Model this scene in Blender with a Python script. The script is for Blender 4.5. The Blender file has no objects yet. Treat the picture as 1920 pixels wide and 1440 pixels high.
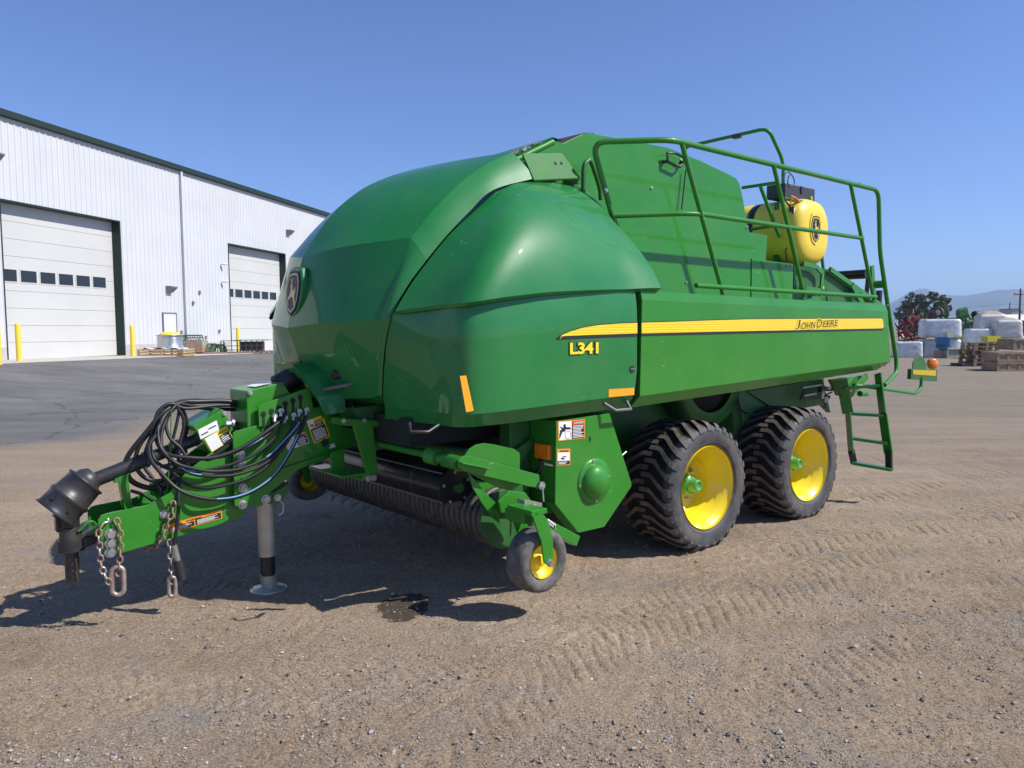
import bpy, bmesh, math, random
import numpy as np
from mathutils import Vector, Matrix, noise

random.seed(7); rng = np.random.default_rng(7)
sc = bpy.context.scene
col = sc.collection

# ---------------------------------------------------------------- camera
FPX, EYE = 1442.0, 1.7                      # focal length in pixels of a 1920 wide picture, eye height
PITCH = math.atan((720 - 621) / FPX); ROLL = -0.0087
fw = np.array([0, math.cos(PITCH), -math.sin(PITCH)])
_u0 = np.array([0, math.sin(PITCH), math.cos(PITCH)]); _r0 = np.array([1.0, 0, 0])
rt = _r0 * math.cos(ROLL) + _u0 * math.sin(ROLL)
up = -_r0 * math.sin(ROLL) + _u0 * math.cos(ROLL)
EYEP = np.array([0, 0, EYE])
cam = bpy.data.cameras.new('camera'); cam_o = bpy.data.objects.new('camera', cam); col.objects.link(cam_o)
cam.sensor_width = 36; cam.lens = FPX / 1920 * 36; cam.clip_start = 0.05; cam.clip_end = 30000
cam_o.matrix_world = Matrix(((rt[0], up[0], -fw[0], 0), (rt[1], up[1], -fw[1], 0), (rt[2], up[2], -fw[2], EYE), (0, 0, 0, 1)))
sc.camera = cam_o
sc.render.resolution_x, sc.render.resolution_y = 1024, 768

# ---------------------------------------------------------------- sky, sun, exposure
SUN = Vector((0.94, -0.197, 1.0)).normalized()
world = bpy.data.worlds.new('World'); sc.world = world; world.use_nodes = True
wn = world.node_tree; wn.nodes.clear()
sky = wn.nodes.new('ShaderNodeTexSky'); sky.sky_type = 'NISHITA'; sky.sun_disc = False
sky.sun_elevation = math.asin(SUN.z); sky.sun_rotation = math.atan2(SUN.x, SUN.y)
sky.altitude = 1400; sky.air_density = 1.0; sky.dust_density = 0.9; sky.ozone_density = 3.5
bg = wn.nodes.new('ShaderNodeBackground'); bg.inputs[1].default_value = 0.092
wo = wn.nodes.new('ShaderNodeOutputWorld')
tint = wn.nodes.new('ShaderNodeMixRGB'); tint.blend_type = 'MULTIPLY'; tint.inputs[0].default_value = 1; tint.inputs[2].default_value = (0.92, 1.04, 1.38, 1)
wn.links.new(sky.outputs[0], tint.inputs[1]); wn.links.new(tint.outputs[0], bg.inputs[0]); wn.links.new(bg.outputs[0], wo.inputs[0])
sl = bpy.data.lights.new('sun', 'SUN'); sl.energy = 4.8; sl.angle = math.radians(0.53); sl.color = (1, 0.955, 0.89)
so = bpy.data.objects.new('sun', sl); col.objects.link(so)
so.rotation_euler = SUN.to_track_quat('Z', 'Y').to_euler(); so.location = (10, -2, 12)
sc.view_settings.view_transform = 'Standard'; sc.view_settings.look = 'None'
sc.view_settings.exposure = 0.36; sc.view_settings.gamma = 1
sc.render.engine = 'CYCLES'
sc.cycles.max_bounces = 6

# ---------------------------------------------------------------- measuring helpers (world <-> machine frame)
TH = math.radians(50.5)                      # heading of the baler's long axis
AU = np.array([math.sin(TH), math.cos(TH), 0]); AN = np.array([math.cos(TH), -math.sin(TH), 0])
BO = np.array([0.5997, 6.9755, 0.0])         # ground point under the middle of the front axle
def ray(x, y):
    d = fw * FPX + rt * (x - 960) + up * (720 - y); return d / np.linalg.norm(d)
def onb(x, y, b):                            # machine coordinates (along, side, height) of a sight line on side plane b
    d = ray(x, y); P0 = BO + AN * b; t = ((P0 - EYEP) @ AN) / (d @ AN); v = EYEP + d * t - BO
    return (float(v @ AU), float(v @ AN), float(v[2]))
def ona(x, y, a):
    d = ray(x, y); P0 = BO + AU * a; t = ((P0 - EYEP) @ AU) / (d @ AU); v = EYEP + d * t - BO
    return (float(v @ AU), float(v @ AN), float(v[2]))
def onz(x, y, z):
    d = ray(x, y); t = (z - EYE) / d[2]; v = EYEP + d * t - BO
    return (float(v @ AU), float(v @ AN), z)
def gnd(x, y, z=0.0):
    d = ray(x, y); t = (z - EYE) / d[2]; return Vector(EYEP + d * t)
def atY(x, y, Y):
    d = ray(x, y); return Vector(EYEP + d * (Y / d[1]))

# ---------------------------------------------------------------- materials
def M(name, c, rough=0.5, metal=0.0, coat=0.0, var=0.0, vs=6.0, bump=0.0, bs=60.0, c2=None, emit=None, spec=None, trans=0.0, dust=0.0, scuff=0.0):
    m = bpy.data.materials.new(name); m.use_nodes = True; nt = m.node_tree; p = nt.nodes['Principled BSDF']
    p.inputs['Base Color'].default_value = (*c, 1); p.inputs['Roughness'].default_value = rough
    p.inputs['Metallic'].default_value = metal; p.inputs['Coat Weight'].default_value = coat
    p.inputs['Coat Roughness'].default_value = 0.025
    if spec is not None: p.inputs['Specular IOR Level'].default_value = spec
    if trans: p.inputs['Transmission Weight'].default_value = trans
    tc = nt.nodes.new('ShaderNodeTexCoord')
    if var or c2:
        n = nt.nodes.new('ShaderNodeTexNoise'); n.inputs['Scale'].default_value = vs; n.inputs['Detail'].default_value = 6
        n.inputs['Roughness'].default_value = 0.65
        nt.links.new(tc.outputs['Object'], n.inputs['Vector'])
        r = nt.nodes.new('ShaderNodeValToRGB'); e = r.color_ramp.elements
        a = c; b = c2 if c2 else tuple(min(1, x * (1 + var)) for x in c)
        if not c2: a = tuple(x * (1 - var) for x in c)
        e[0].position = 0.35; e[1].position = 0.68
        e[0].color = (*a, 1); e[1].color = (*b, 1)
        nt.links.new(n.outputs[0], r.inputs[0]); last = r.outputs[0]
        nt.links.new(last, p.inputs['Base Color'])
        mr = nt.nodes.new('ShaderNodeMapRange'); mr.inputs['To Min'].default_value = rough * 0.85; mr.inputs['To Max'].default_value = min(1, rough * 1.25)
        nt.links.new(n.outputs[0], mr.inputs[0]); nt.links.new(mr.outputs[0], p.inputs['Roughness'])
    if dust:
        n2 = nt.nodes.new('ShaderNodeTexNoise'); n2.inputs['Scale'].default_value = 3.1; n2.inputs['Detail'].default_value = 8; n2.inputs['Roughness'].default_value = 0.7
        nt.links.new(tc.outputs['Object'], n2.inputs['Vector'])
        r2 = nt.nodes.new('ShaderNodeMapRange'); r2.inputs[1].default_value = 0.42; r2.inputs[2].default_value = 0.8
        r2.inputs[3].default_value = 0; r2.inputs[4].default_value = dust
        mx = nt.nodes.new('ShaderNodeMixRGB'); mx.inputs[2].default_value = (0.33, 0.28, 0.22, 1)
        src = p.inputs['Base Color'].links[0].from_socket if p.inputs['Base Color'].links else None
        if src: nt.links.new(src, mx.inputs[1])
        else: mx.inputs[1].default_value = (*c, 1)
        nt.links.new(n2.outputs[0], r2.inputs[0]); nt.links.new(r2.outputs[0], mx.inputs[0]); nt.links.new(mx.outputs[0], p.inputs['Base Color'])
    if scuff:
        n4 = nt.nodes.new('ShaderNodeTexNoise'); n4.inputs['Scale'].default_value = 7.5; n4.inputs['Detail'].default_value = 10; n4.inputs['Roughness'].default_value = 0.78
        mp4 = nt.nodes.new('ShaderNodeMapping'); mp4.inputs['Scale'].default_value = (1, 1, 2.6); nt.links.new(tc.outputs['Object'], mp4.inputs[0]); nt.links.new(mp4.outputs[0], n4.inputs['Vector'])
        r4 = nt.nodes.new('ShaderNodeMapRange'); r4.inputs[1].default_value = 0.635; r4.inputs[2].default_value = 0.67; r4.inputs[4].default_value = scuff; nt.links.new(n4.outputs[0], r4.inputs[0])
        mx4 = nt.nodes.new('ShaderNodeMixRGB'); mx4.inputs[2].default_value = (0.34, 0.42, 0.33, 1); nt.links.new(p.inputs['Base Color'].links[0].from_socket, mx4.inputs[1]); nt.links.new(r4.outputs[0], mx4.inputs[0]); nt.links.new(mx4.outputs[0], p.inputs['Base Color'])
    if bump:
        n3 = nt.nodes.new('ShaderNodeTexNoise'); n3.inputs['Scale'].default_value = bs; n3.inputs['Detail'].default_value = 4
        nt.links.new(tc.outputs['Object'], n3.inputs['Vector'])
        bp = nt.nodes.new('ShaderNodeBump'); bp.inputs['Strength'].default_value = bump; bp.inputs['Distance'].default_value = 0.01
        nt.links.new(n3.outputs[0], bp.inputs['Height']); nt.links.new(bp.outputs[0], p.inputs['Normal'])
    if emit:
        p.inputs['Emission Color'].default_value = (*c, 1); p.inputs['Emission Strength'].default_value = emit
    return m

GREEN = M('green_steel_paint', (0.024, 0.208, 0.015), 0.38, spec=.25, coat=0.5, var=0.06, vs=2.5, bump=0.015, bs=1.6, dust=0.09, scuff=0.55)
SHLD = M('green_shield_plastic', (0.010, 0.175, 0.036), 0.42, spec=.25, coat=0.62, var=0.06, vs=1.6, bump=0.008, bs=1.1, dust=0.08, scuff=0.35)
WORNG = M('dulled_green_paint', (0.05, 0.19, 0.05), 0.65, spec=.3, var=0.15, vs=9, dust=0.15)
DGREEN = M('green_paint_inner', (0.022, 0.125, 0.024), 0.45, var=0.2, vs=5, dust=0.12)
YEL = M('yellow_paint', (0.83, 0.63, 0.012), 0.32, coat=0.4, var=0.04, vs=3, dust=0.04)
YTANK = M('yellow_plastic_tank', (0.83, 0.60, 0.06), 0.42, var=0.04, vs=2.5, dust=0.04)
BLK = M('black_rubber_hose', (0.015, 0.015, 0.017), 0.45, var=0.2, vs=20)
BPL = M('black_plastic', (0.022, 0.022, 0.025), 0.38, var=0.25, vs=8, bump=0.05, bs=40, dust=0.1)
BSTEEL = M('black_steel', (0.012, 0.013, 0.018), 0.28, var=0.3, vs=4, dust=0.05)
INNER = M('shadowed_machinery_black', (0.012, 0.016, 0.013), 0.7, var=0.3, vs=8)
GALV = M('galvanised_steel', (0.52, 0.52, 0.50), 0.38, metal=0.85, var=0.2, vs=30)
CHROME = M('zinc_plated_jack', (0.46, 0.44, 0.37), 0.30, metal=0.45, var=0.15, vs=12, dust=0.25)
RUST = M('rusty_chain', (0.23, 0.105, 0.05), 0.75, metal=0.3, c2=(0.42, 0.33, 0.26), vs=60)
WHT = M('decal_white', (0.78, 0.78, 0.76), 0.4)
DBLK = M('decal_black', (0.02, 0.02, 0.022), 0.35)
DRED = M('decal_red', (0.62, 0.03, 0.025), 0.4)
DORG = M('decal_orange', (0.85, 0.28, 0.02), 0.4)
DYEL = M('decal_yellow', (0.85, 0.66, 0.02), 0.4)
REFL = M('amber_reflective_tape', (0.80, 0.36, 0.015), 0.35, bump=0.1, bs=300)
AMBER = M('amber_lens', (0.95, 0.22, 0.005), 0.12, coat=1.0, var=0.25, vs=30)
GREY = M('grey_plastic_handle', (0.13, 0.13, 0.135), 0.45, var=0.1)
BLUE = M('blue_hose_stripe', (0.16, 0.38, 0.62), 0.5)
REDL = M('red_plastic', (0.55, 0.01, 0.02), 0.35)
GOLD = M('emblem_gold', (0.72, 0.58, 0.25), 0.4)
NAVY = M('emblem_black', (0.012, 0.014, 0.035), 0.45, spec=.3)
GLASS = M('lamp_lens', (0.75, 0.78, 0.8), 0.1, coat=1)

def tyre_mat():
    m = M('tyre_rubber', (0.052, 0.053, 0.056), 0.62, var=0.25, vs=9, bump=0.15, bs=90, dust=0.45)
    return m
TYRE = tyre_mat()
TREAD = M('dusty_tread_rubber', (0.085, 0.072, 0.058), 0.85, c2=(0.20, 0.158, 0.120), vs=9, bump=0.3, bs=70)
GROOVE = M('tread_groove_rubber', (0.016, 0.015, 0.014), 0.8, var=0.4, vs=12)

# ---------------------------------------------------------------- mesh builder
def cr(pts, n):
    """Catmull-Rom through the points, n samples per span"""
    P = [Vector(p) for p in pts]; P = [P[0] * 2 - P[1]] + P + [P[-1] * 2 - P[-2]]; out = []
    for i in range(1, len(P) - 2):
        p0, p1, p2, p3 = P[i - 1], P[i], P[i + 1], P[i + 2]
        for k in range(n):
            t = k / n
            out.append(0.5 * ((2 * p1) + (-p0 + p2) * t + (2 * p0 - 5 * p1 + 4 * p2 - p3) * t * t + (-p0 + 3 * p1 - 3 * p2 + p3) * t ** 3))
    out.append(P[-2]); return out
def rounded(pts, r, n=6):
    """polyline with its corners rounded to radius r"""
    P = [Vector(p) for p in pts]; out = [P[0]]
    for i in range(1, len(P) - 1):
        a = (P[i - 1] - P[i]); b = (P[i + 1] - P[i]); d = min(r, a.length * .45, b.length * .45)
        A = P[i] + a.normalized() * d; B = P[i] + b.normalized() * d
        for k in range(n + 1):
            t = k / n; out.append(A * (1 - t) ** 2 + P[i] * 2 * t * (1 - t) + B * t * t)
    out.append(P[-1]); return out

def bolts(name, parent, L, mat=None, **k):
    for t in L:
        mb = MB(); mb.bolt(*t); mb.build(name, mat or GALV, parent)
def tubes(name, mat, parent, L, n=8):
    for pts, r in L:
        mb = MB(); mb.tube(pts, r, n); mb.build(name, mat, parent)
def split_loose(o, name, tol=.03):
    """turn the separate pieces of a mesh into objects of their own (pieces closer than tol stay together)"""
    me = o.data; n = len(me.vertices); par = list(range(n))
    def f(i):
        while par[i] != i: par[i] = par[par[i]]; i = par[i]
        return i
    for e in me.edges:
        a, b = f(e.vertices[0]), f(e.vertices[1])
        if a != b: par[a] = b
    comp = {}
    for i in range(n): comp.setdefault(f(i), []).append(i)
    cs = [(sum((me.vertices[i].co for i in c), Vector()) / len(c), c) for c in comp.values()]; groups = []
    for ce, c in cs:
        for g in groups:
            if (g[0] - ce).length < tol: g[1].extend(c); break
        else: groups.append([ce, list(c)])
    out = []
    for ce, idx in groups:
        m_ = {v: k for k, v in enumerate(idx)}; s_ = set(idx); ps = [p for p in me.polygons if p.vertices[0] in s_]
        nm = bpy.data.meshes.new(name); nm.from_pydata([me.vertices[i].co for i in idx], [], [[m_[v] for v in p.vertices] for p in ps])
        for mt in me.materials: nm.materials.append(mt)
        nm.polygons.foreach_set('material_index', [p.material_index for p in ps]); nm.polygons.foreach_set('use_smooth', [p.use_smooth for p in ps])
        q = o.copy(); q.data = nm; q.name = name; col.objects.link(q); out.append(q)
    bpy.data.objects.remove(o); return out
class MB:
    def __init__(s, flip=True): s.v = []; s.f = []; s.m = []; s.s = []; s.flip = flip
    def add(s, vs, fs, mi=0, sm=False):
        o = len(s.v)
        for v in vs: s.v.append((v[0], -v[1], v[2]) if s.flip else tuple(v))
        for f in fs: s.f.append([o + i for i in f]); s.m.append(mi); s.s.append(sm)
        return s
    def box(s, p, q, mi=0):
        x0, y0, z0 = p; x1, y1, z1 = q
        return s.add([(x0, y0, z0), (x1, y0, z0), (x1, y1, z0), (x0, y1, z0), (x0, y0, z1), (x1, y0, z1), (x1, y1, z1), (x0, y1, z1)],
                     [(0, 3, 2, 1), (4, 5, 6, 7), (0, 1, 5, 4), (1, 2, 6, 5), (2, 3, 7, 6), (3, 0, 4, 7)], mi)
    def obox(s, c, ax, ay, az, mi=0):
        c, ax, ay, az = map(Vector, (c, ax, ay, az))
        vs = [c + ax * i + ay * j + az * k for k in (-1, 1) for i, j in ((-1, -1), (1, -1), (1, 1), (-1, 1))]
        return s.add(vs, [(0, 3, 2, 1), (4, 5, 6, 7), (0, 1, 5, 4), (1, 2, 6, 5), (2, 3, 7, 6), (3, 0, 4, 7)], mi)
    def ext(s, pts, vec, mi=0):                      # polygon swept along a vector
        P = [Vector(p) for p in pts]; W = Vector(vec); n = len(P)
        return s.add(P + [p + W for p in P], [list(range(n))[::-1], [n + i for i in range(n)]] + [(i, (i + 1) % n, n + (i + 1) % n, n + i) for i in range(n)], mi)
    def prism(s, az, b0, b1, mi=0): return s.ext([(a, b0, z) for a, z in az], (0, b1 - b0, 0), mi)
    def beam(s, p, q, w, h, mi=0):
        p, q = Vector(p), Vector(q); d = (q - p); L = d.length; d.normalize()
        sd = d.cross(Vector((0, 0, 1)));  sd = sd.normalized() if sd.length > .05 else Vector((1, 0, 0)); u = sd.cross(d)
        return s.obox((p + q) / 2, d * L / 2, sd * w / 2, u * h / 2, mi)
    def tube(s, pts, r, n=10, mi=0, sm=True, cap=True, closed=False):
        P = [Vector(p) for p in pts]; N = len(P); rr = r if hasattr(r, '__len__') else [r] * N
        t = [((P[(i + 1) % N] - P[i - 1]) if closed else (P[min(i + 1, N - 1)] - P[max(i - 1, 0)])).normalized() for i in range(N)]
        nrm = t[0].orthogonal().normalized(); vs = []
        for i in range(N):
            if i:
                ax = t[i - 1].cross(t[i])
                if ax.length > 1e-7: nrm = Matrix.Rotation(t[i - 1].angle(t[i]), 3, ax.normalized()) @ nrm
            bn = t[i].cross(nrm)
            for k in range(n):
                an = 2 * math.pi * k / n; vs.append(P[i] + (nrm * math.cos(an) + bn * math.sin(an)) * rr[i])
        fs = []
        for i in range(N if closed else N - 1):
            j = (i + 1) % N
            for k in range(n): fs.append((i * n + k, i * n + (k + 1) % n, j * n + (k + 1) % n, j * n + k))
        s.add(vs, fs, mi, sm)
        if cap and not closed:
            s.add(vs[:n], [list(range(n))[::-1]], mi); s.add(vs[-n:], [list(range(n))], mi)
        return s
    def cyl(s, p, q, r, n=20, mi=0, r2=None):
        return s.tube([p, q], [r, r if r2 is None else r2], n, mi)
    def lathe(s, prof, o, axis, n=48, mi=0, sm=True, arc=None, mis=None):   # prof: (radius, distance along axis)
        o = Vector(o); ax = Vector(axis).normalized(); e = ax.orthogonal().normalized(); g = ax.cross(e); vs = []
        for r, h in prof:
            for k in range(n):
                an = 2 * math.pi * k / n; vs.append(o + ax * h + (e * math.cos(an) + g * math.sin(an)) * r)
        for i in range(len(prof) - 1):
            fs = [(i * n + k, i * n + (k + 1) % n, (i + 1) * n + (k + 1) % n, (i + 1) * n + k) for k in range(n)]
            s.add([], [], 0)
            if i == 0: o0 = len(s.v); s.add(vs, [], mi)
            for f in fs: s.f.append([o0 + x for x in f]); s.m.append(mis[i] if mis else mi); s.s.append(sm)
        return s
    def grid(s, rows, mi=0, sm=True):
        n = len(rows[0]); vs = [p for r in rows for p in r]
        return s.add(vs, [(i * n + j, i * n + j + 1, (i + 1) * n + j + 1, (i + 1) * n + j) for i in range(len(rows) - 1) for j in range(n - 1)], mi, sm)
    def bolt(s, p, axis, r=0.014, h=0.012, mi=0):
        p = Vector(p); a = Vector(axis).normalized()
        s.cyl(p, p + a * h * .25, r * 1.35, 14, mi); return s.tube([p + a * h * .25, p + a * h], [r, r * .9], 6, mi, sm=False)
    def build(s, name, mats, parent=None, bevel=0, solid=0, off=1.0, kind=None, weld=False):
        me = bpy.data.meshes.new(name); me.from_pydata(s.v, [], s.f)
        if not isinstance(mats, (list, tuple)): mats = [mats]
        for m in mats: me.materials.append(m)
        me.polygons.foreach_set('material_index', s.m); me.polygons.foreach_set('use_smooth', s.s)
        bm = bmesh.new(); bm.from_mesh(me)
        if weld: bmesh.ops.remove_doubles(bm, verts=bm.verts, dist=1e-5)
        bmesh.ops.recalc_face_normals(bm, faces=bm.faces); bm.to_mesh(me); bm.free(); me.update()
        o = bpy.data.objects.new(name, me); col.objects.link(o)
        if parent is not None: o.parent = parent
        if solid:
            k = o.modifiers.new('thickness', 'SOLIDIFY'); k.thickness = solid; k.offset = off
        if bevel:
            k = o.modifiers.new('edge', 'BEVEL'); k.width = bevel; k.segments = 2; k.limit_method = 'ANGLE'; k.angle_limit = math.radians(40)
        if kind: o['kind'] = kind
        return o

def thing(name, label, cat, loc=(0, 0, 0), rz=0.0, group=None):
    o = bpy.data.objects.new(name, None); col.objects.link(o); o.location = loc; o.rotation_euler = (0, 0, rz)
    o.empty_display_size = 0.2; o['label'] = label; o['category'] = cat
    if group: o['group'] = group
    return o
def tag(o, label, cat, group=None):
    o['label'] = label; o['category'] = cat
    if group: o['group'] = group
    return o
def kids(o): return [c for c in bpy.data.objects if c.parent is o]
def dup(root, loc, rz=None, label=None):
    def cp(o, par):
        c = o.copy(); col.objects.link(c)
        if par is not None: c.parent = par
        for ch in kids(o): cp(ch, c)
        return c
    r = cp(root, None); r.location = loc
    if rz is not None: r.rotation_euler = (0, 0, rz)
    if label: r['label'] = label
    return r

def text_geo(txt, size, offset=0.0, shear=0.0, xs=1.0, extrude=0.0008, bold=0.0):
    cu = bpy.data.curves.new('lettering', 'FONT'); cu.body = txt; cu.size = size; cu.offset = offset + bold; cu.shear = shear
    cu.extrude = extrude; cu.resolution_u = 3; cu.space_character = 1.0
    o = bpy.data.objects.new('lettering', cu); col.objects.link(o)
    bpy.context.view_layer.update()
    me = bpy.data.meshes.new_from_object(o.evaluated_get(bpy.context.evaluated_depsgraph_get()))
    V = [(v.co.x * xs, v.co.y, v.co.z) for v in me.vertices]; F = [list(p.vertices) for p in me.polygons]
    bpy.data.objects.remove(o); bpy.data.curves.remove(cu); bpy.data.meshes.remove(me)
    return V, F
def put_text(mb, txt, O, R, U, size, mi, offset=0.0, shear=0.0, xs=1.0, lift=0.0, width=None, bold=0.0):
    V, F = text_geo(txt, size, offset, shear, xs, bold=bold)
    R = Vector(R).normalized(); U = Vector(U).normalized()
    N = R.cross(U) if not mb.flip else -(R.cross(U))
    if width:
        w = max(v[0] for v in V); k = width / w; V = [(v[0] * k, v[1], v[2]) for v in V]
    mb.add([Vector(O) + R * v[0] + U * v[1] + N * (v[2] + lift) for v in V], F, mi)
def rect(mb, O, R, U, x0, y0, x1, y1, mi, lift, th=0.0006):
    R = Vector(R).normalized(); U = Vector(U).normalized(); N = R.cross(U) if not mb.flip else -(R.cross(U)); O = Vector(O) + N * lift
    mb.ext([O + R * x + U * y for x, y in ((x0, y0), (x1, y0), (x1, y1), (x0, y1))], N * th, mi)
# ================================================================ THE SETTING: ground, asphalt, apron, hills
F0 = np.array([-20.06, 31.3]); FD = np.array([0.2317, 0.9728]); FN = np.array([0.9728, -0.2317])   # foot, direction and outward normal of the shed wall
def tD(x, y): return (x - F0[0]) * FD[0] + (y - F0[1]) * FD[1], (x - F0[0]) * FN[0] + (y - F0[1]) * FN[1]
def zbase(t): return 0.7 - 0.0075 * np.clip(t, -20, 45)
def ramp(x, y):
    t, D = tD(x, y); k = np.clip(1 - (D - 1.5) / 12.5, 0, 1); k = k * k * (3 - 2 * k)
    fade = np.clip((x + 2) / -4, 0, 1)
    return zbase(t) * k * fade
def vnoise(x, y, s, seed):
    r = np.random.default_rng(seed); T = r.random((256, 256)); x = x / s; y = y / s
    xi = np.floor(x).astype(int); yi = np.floor(y).astype(int); fx = x - xi; fy = y - yi; fx = fx * fx * (3 - 2 * fx); fy = fy * fy * (3 - 2 * fy)
    a = T[xi % 256, yi % 256]; b = T[(xi + 1) % 256, yi % 256]; c = T[xi % 256, (yi + 1) % 256]; d = T[(xi + 1) % 256, (yi + 1) % 256]
    return (a * (1 - fx) + b * fx) * (1 - fy) + (c * (1 - fx) + d * fx) * fy
def axis(lo, hi, step, far_lo, far_hi, g=1.18):
    c = list(np.arange(lo, hi + step / 2, step)); s = step; x = c[0]; L = []
    while x > far_lo: s = min(s * g, 900); x -= s; L.append(x)
    s = step; x = c[-1]; Rr = []
    while x < far_hi: s = min(s * g, 900); x += s; Rr.append(x)
    return np.array(L[::-1] + c + Rr)
gx = axis(-4.4, 6.2, .0125, -9000, 9000, 1.10); gy = axis(2.35, 7.6, .0125, -400, 14000, 1.085)
GX, GY = np.meshgrid(gx, gy)
near = np.exp(-np.maximum(0, np.hypot(GX, GY - 4) - 8) / 6)
Hh = ramp(GX, GY)
lump = (vnoise(GX, GY, 1.3, 1) - .5) * .030 + (vnoise(GX, GY, .42, 2) - .5) * .016 + (vnoise(GX, GY, .13, 3) - .5) * .009 + (vnoise(GX, GY, .05, 4) - .5) * .008 + (vnoise(GX, GY, .026, 6) - .5) * .006
Hh = Hh + lump * near
# cleat tracks pressed and piled by tractor tyres: bands of chevrons along curved paths
def track(pxs, width, pitch, depth, seed, gaps=.5):
    global Hh
    P = [gnd(x, y) for x, y in pxs]; P = cr([(p.x, p.y, 0) for p in P], 14); P = np.array([(p.x, p.y) for p in P])
    seg = np.hypot(*(P[1:] - P[:-1]).T); S = np.concatenate([[0], np.cumsum(seg)])
    m = (GX > P[:, 0].min() - 1) & (GX < P[:, 0].max() + 1) & (GY > P[:, 1].min() - 1) & (GY < P[:, 1].max() + 1)
    x, y = GX[m], GY[m]; best = np.full(x.shape, 1e9); ss = np.zeros_like(x); ll = np.zeros_like(x)
    for i in range(len(P) - 1):
        d = P[i + 1] - P[i]; L = seg[i]; d = d / L; rx, ry = x - P[i, 0], y - P[i, 1]
        t = np.clip(rx * d[0] + ry * d[1], 0, L); qx, qy = rx - d[0] * t, ry - d[1] * t; q = np.hypot(qx, qy); w = q < best
        best[w] = q[w]; ss[w] = S[i] + t[w]; ll[w] = (-d[1] * rx + d[0] * ry)[w]
    wob = (vnoise(x, y, .35, seed) - .5) * .06
    ph = (ss + wob + np.abs(ll) * .8) / pitch; f = ph - np.floor(ph)
    lug = np.clip((np.abs(f - .5) - .06) / .08, 0, 1) * (.75 + .5 * vnoise(x, y, .06, seed + 5))              # 1 on ridges, 0 in the cleat grooves
    env = np.clip((width / 2 - np.abs(ll)) / .035, 0, 1); patch = np.clip((vnoise(x, y, .8, seed + 1) * .6 + vnoise(x, y, .3, seed + 2) * .4 - gaps) / .14, 0, 1)
    dh = -depth * (1 - lug) * env * patch + depth * .4 * lug * env * patch
    Hh[m] += dh
track([(300, 1436), (520, 1400), (760, 1405), (900, 1330), (1010, 1250), (1130, 1195), (1300, 1140), (1500, 1085), (1700, 1060)], .62, .105, 0.0079, 11, .36)
track([(420, 1300), (620, 1290), (800, 1292), (950, 1270), (1080, 1200), (1180, 1130), (1300, 1090)], .56, .095, 0.0066, 21, .38)
track([(250, 1080), (380, 1110), (520, 1180), (640, 1280), (700, 1440)], .52, .095, 0.0053, 31, .42)
track([(1150, 1440), (1400, 1330), (1600, 1200), (1780, 1110), (1990, 1050)], .60, .11, 0.0066, 41, .42)
track([(900, 1160), (1100, 1170), (1350, 1200), (1600, 1240), (1850, 1330), (2000, 1400)], .50, .10, 0.0053, 51, .46)
track([(1450, 1030), (1650, 995), (1850, 965), (2050, 950)], .55, .12, 0.0086, 61, .40)
track([(1400, 1100), (1600, 1040), (1800, 1010), (2050, 1000)], .50, .11, 0.0066, 71, .44)
track([(-100, 1330), (200, 1300), (500, 1350), (700, 1440)], .50, .10, 0.0046, 81, .48)
track([(1600, 930), (1750, 900), (1950, 880)], .6, .13, 0.0079, 87, .42)
me = bpy.data.meshes.new('ground'); ny, nx = GX.shape
me.vertices.add(nx * ny); me.vertices.foreach_set('co', np.stack([GX, GY, Hh - .0], -1).ravel())
ii = np.arange(nx * ny).reshape(ny, nx); Q = np.stack([ii[:-1, :-1], ii[:-1, 1:], ii[1:, 1:], ii[1:, :-1]], -1).reshape(-1, 4)
me.loops.add(Q.size); me.loops.foreach_set('vertex_index', Q.ravel()); me.polygons.add(len(Q)); me.polygons.foreach_set('loop_start', np.arange(0, Q.size, 4)); me.polygons.foreach_set('loop_total', np.full(len(Q), 4))
me.polygons.foreach_set('use_smooth', np.ones(len(Q), bool)); me.update(); me.validate()
ground = bpy.data.objects.new('ground', me); col.objects.link(ground); ground['kind'] = 'structure'
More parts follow.
